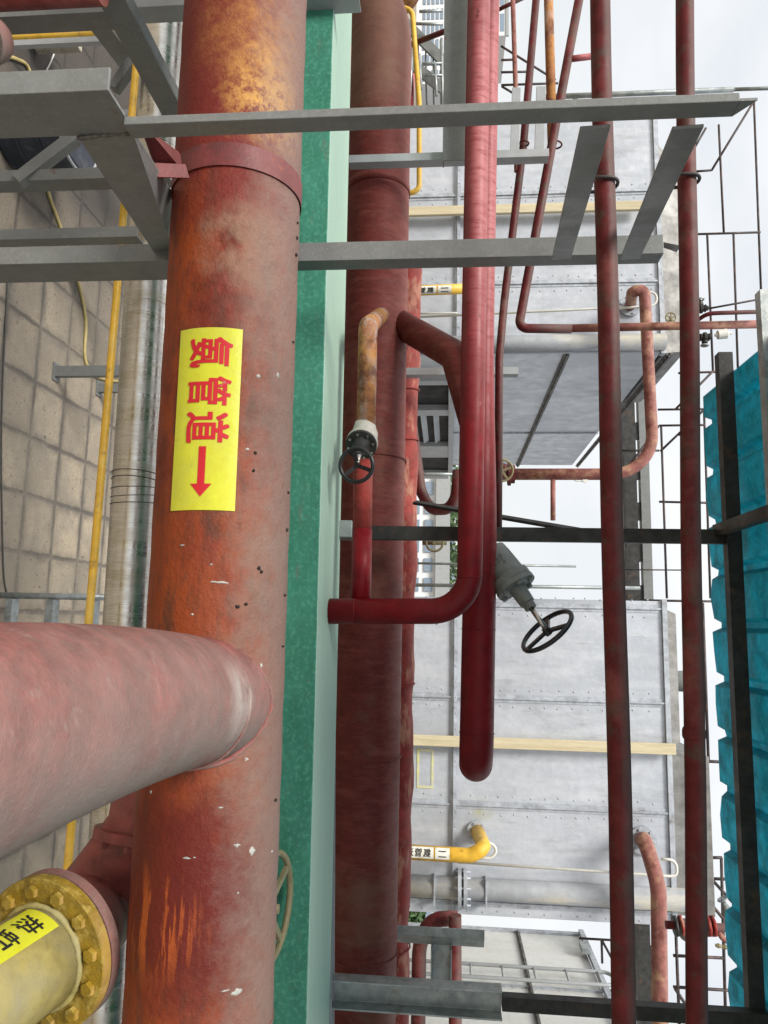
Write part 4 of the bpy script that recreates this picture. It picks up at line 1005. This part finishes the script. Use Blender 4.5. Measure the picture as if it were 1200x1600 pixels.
# wooden battens
for (yr, xt, lab) in ((327, 1000, 'pale wooden batten standing against the upper condenser'), (1163, 1050, 'pale wooden batten standing against the lower condenser')):
    p = P(850, yr, YC - .06)
    mb = MB(); mb.box(p.x - .033, p.x + .033, YC - .085, YC - .055, BZ, P(xt, yr, YC).z); solo('wooden_batten', mb, m_wood, lab, 'batten', 'wooden battens', bevel=.003)
# painted yellow frame on the casing
mb = MB(); a, b = P(652, 1170, YC - .002), P(677, 1232, YC - .002)
for (x0, x1, z0, z1) in ((a.x, b.x, a.z, a.z + .014), (a.x, b.x, b.z - .014, b.z), (a.x, a.x + .014, a.z + .0141, b.z - .0141), (b.x - .014, b.x, a.z + .0141, b.z - .0141)): mb.box(x0, x1, YC - .0035, YC - .0008, z0, z1)
mesh('painted_mark', mb, mat('pale_yellow_mark', (.62, .60, .2), .6, 0, [dict(c=(.52, .53, .5), s=20, lo=.4, hi=.6, k=.8)], bump=None), c2_)
# white sight tubes with hooped ends
def conduit(pts, r, lab, hoop=None):
    mb = MB(); mb.tube(fillet(pp(pts), .05, 6), r, 10)
    return solo('sight_tube', mb, m_pvc, lab, 'tube', 'white tubes on the condensers')
Yt = YC - .12
conduit([(640, 496, Yt), (985, 480, Yt), (1020, 478, Yt), (1027, 470, Yt), (1024, 457, Yt), (1008, 457, Yt)], .008, 'white tube with a hooped end by the pink pipe on the upper condenser')
conduit([(640, 490, Yt), (715, 489, Yt)], .007, 'short white tube beside the hooped one on the upper condenser')
conduit([(715, 1347, Yt), (1045, 1369, Yt), (1058, 1368, Yt), (1057, 1344, Yt), (1033, 1342, Yt)], .008, 'long white tube with a hooped end on the lower condenser')
conduit([(750, 1315, Yt - .1), (770, 1318, Yt - .1), (777, 1330, Yt - .1), (768, 1341, Yt - .1), (735, 1341, Yt - .1)], .008, 'short white hooped tube beside the yellow elbow')
# inlets on the faces
def face_flange(parent, x, y, R, mt, sgn=V((0, -1, 0))):
    c = P(x, y, YC - .013); mb = MB(); mb.lathe(c, sgn, [(0, R), (.014, R)], 28); mf_ = mesh('mounting_flange', mb, mt, parent)
    for k in range(6):
        a = k * math.pi / 3 + .3; mesh('bolt', MB().lathe(c + V((math.cos(a) * R * .82, -.014, math.sin(a) * R * .82)), sgn, [(0, .009), (.01, .009)], 6), m_seam, mf_)
Yr = YC - .3
t = thing('inlet_pipe', 'faded pink pipe hooked from the upper condenser and turning level above the gap', 'pipe', P(1010, 600, Yr)); face_flange(t, 984, 478, .075, m_seam)
mb = MB(); mb.tube(fillet(pp([(985, 478, YC - .02), (992, 452, Yr), (1008, 472, Yr), (1022, 738, Yr), (795, 742, Yr)]), [.09, .09, .20, .2], 14) if False else fillet([P(985, 478, YC - .02), P(988, 455, Yr), P(1007, 453, Yr), P(1022, 741, Yr), P(795, 741, Yr)], [.07, .07, .26], 14), .037, 28); mesh('pipe_shell', mb, m_thin, t)
mb = MB(); mb.cyl(P(864, 744, Yr), P(864, 813, Yr), .016, 14); mesh('drop_leg', mb, m_thin, t)
c = P(797, 741, Yr); mb = MB(); mb.lathe(P(793, 741, Yr), (P(900, 741, Yr) - P(793, 741, Yr)), [(0, .075), (.02, .075), (.022, .06), (.045, .06)], 8); mesh('flange', mb, m_dark, t)
t = thing('gate_valve', 'brass coloured handwheel valve at the end of the level pink pipe', 'valve', P(786, 737, Yr))
wheel(t, 'handwheel', P(784, 735, Yr - .14), (.35, -1, 0), .068, .007, m_khaki, 5, .3, .2, 0)
mesh('body', MB().lathe(P(784, 738, Yr), (0, -1, 0), [(-.05, .05), (.05, .05), (.06, .02), (.14, .012)], 16), m_dark, t)
t = thing('pressure_gauge', 'tiny round gauge on a thin curved wire under the level pink pipe', 'gauge', P(914, 751, Yr))
mesh('dial', MB().lathe(P(914, 751, Yr), (0, -1, 0), [(0, .016), (.012, .016)], 20), m_pvc, t)
mesh('capillary', MB().tube(fillet(pp([(895, 747, Yr), (899, 752, Yr), (912, 752, Yr)]), .02), .003, 6), m_pvc, t)
t = thing('inlet_pipe', 'faded pink pipe bending out of the lower condenser and running off the bottom', 'pipe', P(1030, 1450, Yr)); face_flange(t, 1004, 1313, .085, m_seam)
mb = MB(); mb.tube(fillet([P(1003, 1312, YC - .02), P(1008, 1312, Yr + .02), P(1029, 1385, Yr), P(1042, 2500, Yr)], [.12, .5], 12), .045, 28); mesh('pipe_shell', mb, m_thin, t)
t = thing('inlet_pipe', 'yellow elbow pipe with black lettered label on the lower condenser', 'pipe', P(720, 1333, Yr)); face_flange(t, 745, 1299, .065, m_casing)
yp0, yp1 = P(600, 1329, Yr), P(753, 1338, Yr)
mb = MB(); mb.tube(fillet([P(746, 1299, YC - .02), P(757, 1325, Yr), P(735, 1337, Yr), yp0], [.09, .1], 12), .043, 28); mesh('pipe_shell', mb, m_yel, t)
def small_label(a, b, r, lab, rows):
    d = (b - a).normalized(); tw = EYE - a; tw = (tw - d * tw.dot(d)).normalized(); un = d.cross(tw)
    S = thing('pipe_label', lab, 'label', a, 'small labels on the yellow pipes')
    x0, x1, x2 = rows
    bm = sticker_bm(x0, x1, -r * .9, r * .75); wrap(bm, a, d, tw, un, r + .002); mesh('sticker', Raw(bm), m_white, S)
    bm = sticker_bm(x1 + .01, x2, -r * .9, r * .75); wrap(bm, a, d, tw, un, r + .002); mesh('arrow_sticker', Raw(bm), m_white, S)
    for i, ch in enumerate('道管氨'):
        bm = text_bm(ch, .05, .014); w0 = x0 + .012 + i * (x1 - x0 - .02) / 3; fit(bm, w0, w0 + (x1 - x0) * .25, -r * .6, r * .5)
        # the characters read from the far end of the pipe towards its near end
        mxx = w0 + (x1 - x0) * .125
        for v in bm.verts: v.co.x = 2 * mxx - v.co.x; v.co.y = -v.co.y - r * .1
        wrap(bm, a, d, tw, un, r + .0035); mesh('character', Raw(bm), m_blk, S)
    for q in (-.4, .3):
        bm = poly_bm([(x1 + .03, r * q), (x2 - .02, r * q), (x2 - .02, r * q + .006), (x1 + .03, r * q + .006)]); wrap(bm, a, d, tw, un, r + .0035); mesh('arrow', Raw(bm), m_blk, S)
d0 = (yp1 - yp0).length
a_ = P(632, 1331, Yr); small_label(a_, P(735, 1337, Yr), .043, 'small pale label on the yellow elbow pipe of the lower condenser', (.0, .175, .27))
ya0, ya1 = P(600, 456, Yr), P(760, 450, Yr)
t = thing('inlet_pipe', 'straight yellow pipe stub on the upper condenser seen past the crimson pair', 'pipe', ya0)
mesh('pipe_shell', MB().tube([ya0, ya1], .034, 28), m_yel, t)
small_label(P(640, 454.5, Yr), ya1, .034, 'small pale label on the yellow pipe of the upper condenser', (.0, .18, .28))
# louvred air intake under the end of condenser 1
t = thing('air_intake', 'louvred air intake with black openings beside the wrapped pipe', 'louvre', (U1r + .02, 5.6, BZ))
X = U1r + .014
rows_ = [(592, 632), (641, 690), (708, 734)]
def Yx(y): return PX(690, y, X).y
z0_, z1_ = P(600, 640, 5.6).z, PX(697, 620, X).z
zLo = BZ + .02
mesh('backing', MB().box(X - .012, X, Yx(585), Yx(740), zLo, zL_ if False else z1_ + .02), m_dim, t)
for y0, y1 in ((585, 592), (632, 641), (690, 708), (734, 742)):
    mesh('frame_bar', MB().box(X + .001, X + .05, Yx(y0), Yx(y1), zLo, z1_ + .02), m_lgrey, t)
for k in range(7):
    zz = zLo + .05 + k * (z1_ - zLo) / 7
    mesh('blade', MB().prism([(X + .002, Yx(643), zz), (X + .03, Yx(643), zz - .05), (X + .033, Yx(643), zz - .05), (X + .005, Yx(643), zz)], (0, Yx(688) - Yx(643), 0)), m_lgrey, t)
mesh('top_bar', MB().box(X + .001, X + .06, Yx(592.5), Yx(733.5), z1_ + .021, z1_ + .07), m_lgrey, t)
# condenser 3, its end face towards us
X3 = P(905, 1463, 8.3).x; z3 = P(905, 1463, 8.3).z
t3 = thing('evaporative_condenser', 'pale condenser at the bottom of the photo, end panel with a ladder', 'condenser', (X3, 6.5, 0), 'grey sheet metal condensers')
mb = MB(); mb.box(X3, X3 + 3, 4.2, 8.3, BZ, z3); mesh('casing', mb, mat('pale_sheet', (.62, .63, .61), .5, .1, [dict(c=(.50, .49, .44), s=3, lo=.45, hi=.7, st=(1, 1, .4), k=.5)], bump=(5, .2), grain=.04), t3, bevel=.005)
end_panel(t3, X3 - .0005, 4.2, 8.3, BZ, z3, [PX(850, 1545, X3).y, 5.2], [PX(810, 1463, X3).z], -1)
mb = MB(); mb.box(X3 - .05, X3 - .001, 4.2, 8.35, z3 + .001, z3 + .05); mesh('top_rim', mb, m_seam, t3)
mb = MB(); mb.box(X3 - .02, X3 + .04, 8.301, 8.36, BZ, z3); mesh('corner_post', mb, m_seam, t3)
for yy in (4.4, 8.1): mesh('leg', MB().box(X3 + .05, X3 + .15, yy - .05, yy + .05, 0, BZ - .001), m_grey, t3)
t = thing('access_ladder', 'pale grey ladder on the end panel of the lowest condenser', 'ladder', (X3 - .2, 7, BZ))
Xl_ = X3 - .12
q1, q2 = PX(850, 1513, Xl_), PX(850, 1533, Xl_)
ztl = PX(955, 1522, Xl_).z
mb = MB(); mb.tube(fillet([(Xl_, q1.y, 0), (Xl_, q1.y, ztl), (Xl_, q2.y, ztl), (Xl_, q2.y, 0)], .08), .016, 12); mesh('rail', mb, m_lgrey, t)
z = BZ - .6
while z < ztl - .1: mesh('rung', MB().cyl((Xl_, q1.y, z), (Xl_, q2.y, z), .011, 8), m_lgrey, t); z += .28
# clamp box on condenser edge
solo('junction_box', MB().box(X3 - .1, X3 - .052, PX(915, 1500, X3).y, PX(915, 1488, X3).y, PX(908, 1495, X3).z, PX(918, 1495, X3).z + .02), m_galv, 'small perforated box on the upper edge of the lowest condenser', 'box')
# dark red inverted U at the bottom
t = thing('hoop_pipe', 'dark red hooped pipe behind the galvanised stub at the bottom', 'pipe', P(652, 1560, 4.2))
mb = MB(); mb.tube(fillet(pp([(641, 2500, 4.2), (655, 1475, 4.2), (672, 1437, 4.2), (716, 1434, 4.2)]), .28, 12), .038, 28); mesh('pipe_shell', mb, m_dark, t)
solo('straight_pipe', MB().tube(pp([(711, 1430, 4.1), (713, 2500, 4.1)]), .033, 28), m_dark, 'dark red pipe beside the hooped one, passing behind the galvanised channel', 'pipe')
# pinkish bent pipe in the gap
solo('bent_pipe', MB().tube(fillet(pp([(640, 640, 4.6), (657, 765, 4.6), (672, 797, 4.6), (712, 795, 4.4), (716, 735, 4.4)]), .2), .035, 24), m_dark, 'faded red bent pipe in the gap beside the wrapped pipe', 'pipe')
solo('small_valve', MB().tube(pp([(660, 846, 3.6), (698, 846, 3.6)]), .018, 12).torus(P(679, 848, 3.52), (0, -1, .1), .04, .006, 28, 8).cyl(P(679, 848, 3.6), P(679, 848, 3.5), .01, 8), m_khaki, 'small brass ring wheel valve peeping below the dark post in the gap', 'valve')
# slanting dark flat bar
solo('flat_bar', MB().bar(P(648, 785, 3.3), P(960, 838, 2.9), .035, .012, side=V((0, 0, 1))), m_black, 'slanting dark flat bar running across the gap above the dark post', 'bar')
# ladder-like truss beam far behind
def truss(y0, y1, xa, xb_, lab, Y=7.6):
    t = thing('batten_beam', lab, 'beam', P((xa + xb_) / 2, (y0 + y1) / 2, Y))
    xl_, xr_ = P(xa, y0, Y).x, P(xa, y1, Y).x; za = P(xa, (y0 + y1) / 2, Y).z; zb = P(xb_, (y0 + y1) / 2, Y).z
    mesh('chord', MB().box(xl_, xr_, Y, Y + .1, za, za + .12), m_black, t); mesh('chord', MB().box(xl_, xr_, Y, Y + .1, zb - .09, zb), m_grey, t)
    x = xl_
    while x < xr_ - .1:
        mesh('batten', MB().bar((x, Y + .03, za + .121), (x + .18, Y + .03, zb - .091), .07, .02, side=V((1, 0, 0))), m_black, t); x += .42
truss(598, 1700, 987, 1028, 'dark battened steel beam far behind, seen between the condensers')
# ---- rails against the sky
def rods(name, lab, cat, segs, r, Y, mt=m_rod, part='rail', group=None):
    t = thing(name, lab, cat, P(segs[0][0], segs[0][1], Y), group)
    for s in segs:
        mesh(part, MB().cyl(P(s[0], s[1], Y), P(s[2], s[3], Y), s[4] if len(s) > 4 else r, 8), mt, t)
    return t
rods('safety_cage', 'thin dark rod cage against the sky above the upper condenser', 'railing', [
    (1178, 158, 1190, 480), (1155, 162, 1180, 157), (1123, 195, 1131, 365), (1085, 366, 1188, 363), (1105, 366, 1114, 580), (1146, 365, 1153, 578),
    (1086, 268, 1112, 266), (1112, 266, 1178, 158), (1060, 583, 1150, 580), (1114, 580, 1055, 640), (1140, 600, 1060, 680), (1103, 200, 1080, 240)], .0075, 4.6)
rods('walkway_railing', 'thin dark rod railing against the sky between the two condensers', 'railing', [
    (1028, 640, 1122, 639), (1030, 665, 1102, 664), (1100, 641, 1110, 935), (1033, 665, 1042, 935), (970, 704, 1030, 704), (1030, 784, 1120, 786),
    (1000, 938, 1136, 940), (970, 890, 1092, 891, .005), (970, 745, 1030, 665), (1032, 705, 1100, 640)], .0085, 5.4)
rods('walkway_railing', 'thin dark rod railing against the sky above the lower condenser', 'railing', [
    (1098, 942, 1107, 1192), (1090, 1189, 1142, 1191), (1140, 1192, 1147, 1450), (1112, 1340, 1128, 1340), (1127, 1340, 1134, 1600), (1113, 1373, 1150, 1374), (1113, 1375, 1165, 1432),
    (1113, 1415, 1142, 1450), (1145, 1425, 1165, 1426), (1052, 1493, 1132, 1497), (1052, 1542, 1165, 1549), (1056, 1455, 1062, 1610), (1055, 1545, 1075, 1575), (1138, 1455, 1165, 1455)], .0105, 5.4)
rods('guard_rail', 'level grey rails crossing the gap beside the upper end of the lower condenser', 'railing', [
    (646, 880, 900, 885, .008), (646, 914, 1000, 919, .012), (640, 741, 720, 741, .012)], .01, 4.9, m_galv)
rods('roof_railing', 'dark rod railing far behind at the lower edge of the sky', 'railing', [
    (905, 1466, 1010, 1472), (940, 1470, 941, 1505), (941, 1470, 960, 1505), (993, 1500, 1012, 1545), (990, 1550, 1012, 1551), (990, 1580, 1005, 1605), (860, 1545, 960, 1548), (865, 1556, 960, 1559)], .012, 8.0)
rods('roof_railing', 'dark rods of a far railing at the top behind the slim pipes', 'railing', [
    (783, 72, 868, 125), (783, 94, 806, 93), (783, 113, 826, 112), (783, 133, 872, 130), (784, 135, 806, 148), (890, 150, 905, 158)], .009, 5.4)
# ---- small valves against the sky
def angle_valve(lab, c, d_along, d_wheel, L1, Rw, mt=m_black):
    c = V(c); d = V(d_along).normalized(); wv = V(d_wheel).normalized()
    t = thing('needle_valve', lab, 'valve', c)
    mb = MB(); mb.lathe(c - d * L1, d, [(0, .010), (L1 * .3, .010), (L1 * .35, .016), (L1 * .7, .012), (L1 * .8, .02), (L1 * 1.2, .02), (L1 * 1.3, .012), (L1 * 1.65, .016), (L1 * 1.7, .010), (L1 * 2, .010)], 12); mb.lathe(c, wv, [(0, .016), (L1 * .5, .012), (L1 * .9, .012), (L1 * .92, .005), (L1 * 1.3, .005)], 12); mesh('body', mb, mt, t)
    wheel(t, 'handwheel', c + wv * L1 * 1.3, wv, Rw, .0035, m_galv, 3, .2, .25)
    return t
Yn = 2.9
angle_valve('tiny dark needle valve against the sky, above the pale upright pipe', P(1095, 482, Yn), P(1115, 482, Yn) - P(1075, 484, Yn), P(1093, 462, Yn) - P(1096, 482, Yn), .028, .016)
v = angle_valve('tiny dark needle valve with a white vial, below the pale upright pipe', P(1101, 527, Yn), P(1120, 526, Yn) - P(1080, 527, Yn), P(1101, 545, Yn) - P(1101, 527, Yn), .026, .013)
d = (P(1145, 521, Yn) - P(1110, 526, Yn)).normalized(); mb = MB(); mb.lathe(P(1117, 524, Yn), d, [(0, .006), (.01, .006), (.011, .018), (.045, .020), (.05, .014), (.052, .006), (.065, .006)], 16); mesh('vial', mb, m_pvc, v)
solo('sample_line', MB().cyl(P(1108, 482, Yn), P(1190, 467, Yn), .004, 6), m_rod, 'thin rod leading from the needle valve to the roof frame', 'rod')
solo('thin_pipe', MB().tube(fillet(pp([(1086, 503, Yn + .05), (1105, 490, Yn), (1125, 489, Yn), (1192, 487, Yn)]), .05), .0085, 12), m_dark, 'very slim red tube beside the pale upright pipe', 'pipe')
t = thing('gate_valve', 'small brass wheel valve beside the pale upright pipe at the condenser hood', 'valve', P(1048, 498, 3.4)); wheel(t, 'handwheel', P(1048, 496, 3.1), (0, -1, 0), .021, .003, m_khaki, 5, .2, .2); mesh('body', MB().cyl(P(1048, 506, 3.12), P(1048, 496, 3.13), .008, 10), m_khaki, t)
# valve train lower right
Yw = 4.2
t = thing('valve_train', 'red line of small flanged valves against the sky at the lower right', 'valve', P(1090, 1447, Yw))
mesh('pipe', MB().tube(pp([(1040, 1445, Yw), (1140, 1450, Yw)]), .020, 14), m_dark, t)
for x_ in (1053, 1062, 1104, 1112):
    mesh('flange', MB().cyl(P(x_, 1447, Yw), P(x_ + 4, 1447, Yw), .052, 8), m_black if x_ % 2 else m_third, t)
mesh('body', MB().ball(P(1072, 1453, Yw), .055, (1, .9, .8), 14), m_hood, t)
mesh('cap', MB().cyl(P(1139, 1450, Yw), P(1147, 1451, Yw), .024, 14), m_firered, t)
mesh('curved_tail', MB().tube(fillet(pp([(1122, 1455, Yw), (1130, 1468, Yw), (1145, 1474, Yw), (1165, 1474, Yw)]), .06), .014, 12), m_thin, t)
t = thing('needle_valve', 'small grey hand valve on the rod railing at the lower right', 'valve', P(1132, 1420, Yw))
mesh('body', MB().lathe(P(1130, 1410, Yw), P(1139, 1428, Yw) - P(1130, 1410, Yw), [(0, .012), (.03, .02), (.05, .03), (.075, .03), (.08, .012)], 12), m_vgrey, t)
wheel(t, 'handwheel', P(1129, 1405, Yw), P(1139, 1428, Yw) - P(1130, 1410, Yw), .024, .004, m_galv, 4, .2, .2)
t = thing('pressure_gauge', 'black round gauge on beaded fittings at the lower right edge', 'gauge', P(1150, 1482, Yw))
mesh('dial', MB().lathe(P(1157, 1484, Yw), (.2, -1, .1), [(0, .028), (.02, .028)], 24), m_black, t)
mesh('fitting', MB().lathe(P(1118, 1477, Yw), P(1150, 1483, Yw) - P(1118, 1477, Yw), [(0, .007), (.015, .012), (.03, .007), (.045, .014), (.06, .007), (.08, .014), (.09, .007), (.12, .007)], 12), m_khaki, t)

# ================================================================== STAIRS AND BUILDINGS FAR BEHIND
YX = 6.5
t = thing('steel_staircase', 'grey steel staircase behind the yellow hooped tube at the top', 'stairs', P(660, 80, YX))
for a, b in (((625, 28, YX), (725, 128, YX)), ((620, 82, YX), (725, 165, YX))):
    mesh('stringer', MB().bar(P(*a), P(*b), .10, .03, side=V((0, 0, 1))), m_grey, t)
for k in range(8):
    q = P(630 + k * 12, 60 + k * 11, YX); mesh('tread', MB().box(q.x - .12, q.x + .12, YX + .03, YX + .7, q.z - .015, q.z), m_grey, t)
for (x0, y0, x1, y1) in ((655, 85, 658, 140), (680, 100, 682, 150), (655, 18, 692, 17), (650, 37, 692, 38), (645, 66, 640, 155), (660, 100, 692, 99), (664, 118, 692, 118), (690, 60, 692, 180)):
    mesh('handrail', MB().cyl(P(x0, y0, YX - .1), P(x1, y1, YX - .1), .014, 8), m_galv, t)
solo('equipment_cabinet', MB().box(P(642, 65, 6.9).x, P(642, 152, 6.9).x, 6.9, 7.2, 0, P(646, 100, 6.9).z), m_firered, 'bright red cabinet glimpsed past the thick dark pipe at the top', 'cabinet', bevel=.01)
def building(lab, y0, y1, xtop, Y, nx, nz, dep=12, mt=m_wall):
    xa, xb_ = P(690, y0, Y).x, P(690, y1, Y).x; zt = P(xtop, (y0 + y1) / 2, Y).z
    t = thing('apartment_building', lab, 'building', ((xa + xb_) / 2, Y, 0), 'pale buildings far behind')
    mesh('wall', MB().box(xa, xb_, Y, Y + dep, 0, zt), mt, t)
    mesh('parapet', MB().box(xa - .2, xb_ + .2, Y - .2, Y + .1, zt + .001, zt + .5), m_lgrey, t)
    zlo = max(.5, P(600, 800, Y).z)
    for i in range(nx):
        for j in range(nz):
            wx = xa + (xb_ - xa) * (i + .5) / nx; wz = zt - (zt - zlo) * (j + .55) / nz
            ww = (xb_ - xa) / nx * .34; wh = (zt - zlo) / nz * .3
            mesh('window', MB().box(wx - ww, wx + ww, Y - .06, Y - .002, wz - wh, wz + wh), m_glass, t)
building('low white building with window grid in the gap between the condensers', 690, 960, 681, 26, 9, 4)
building('tall pale apartment tower far behind the trees', 700, 930, 760, 90, 12, 8)
building('pale tower rising behind the steel stairs at the top', -60, 130, 722, 55, 8, 9)
building('pale low block behind the crimson pair at the bottom', 1380, 1700, 700, 40, 9, 4)
building('distant white tower at the top edge behind the slim pipes', -250, 60, 790, 120, 8, 10)
def tree(lab, x, y, Y, hx, rad):
    base = P(x, y, Y); top = P(hx, y, Y)
    t = thing('broadleaf_tree', lab, 'tree', (base.x, Y, 0), 'trees behind the yard'); H = top.z
    mesh('trunk', MB().tube([(base.x, Y, 0), (base.x + .1, Y, H * .4), (base.x, Y + .1, H * .8)], [.25, .18, .06], 10), m_trunk, t)
    mb = MB(); rnd = random.Random(x * 7 + y)
    blobs = [(V((base.x + rnd.gauss(0, rad * .5), Y + rnd.gauss(0, rad * .4), H * .72 + rnd.gauss(0, rad * .35))), rad * rnd.uniform(.25, .5)) for _ in range(16)]
    for c, r in blobs:
        for _ in range(130):
            d = V([rnd.gauss(0, 1) for _ in range(3)]).normalized() * r * rnd.uniform(.6, 1.05); q = c + d
            u = V([rnd.gauss(0, 1) for _ in range(3)]).normalized() * .16; v_ = V([rnd.gauss(0, 1) for _ in range(3)]).normalized() * .1
            vs = [mb.bm.verts.new(q - u), mb.bm.verts.new(q + v_), mb.bm.verts.new(q + u), mb.bm.verts.new(q - v_)]; mb.face(vs)
    mesh('crown', mb, m_leaf, t)
tree('leafy tree behind the white building, nearer the upper end of the gap', 600, 770, 34, 700, 2.2)
tree('leafy tree behind the white building, in the middle of the gap', 600, 845, 33, 702, 2.4)
tree('leafy tree behind the white building, next to the lower condenser', 600, 905, 35, 701, 2.4)
tree('small tree showing past the end of the hooped pipe at the bottom', 600, 1448, 20, 728, 1.0)
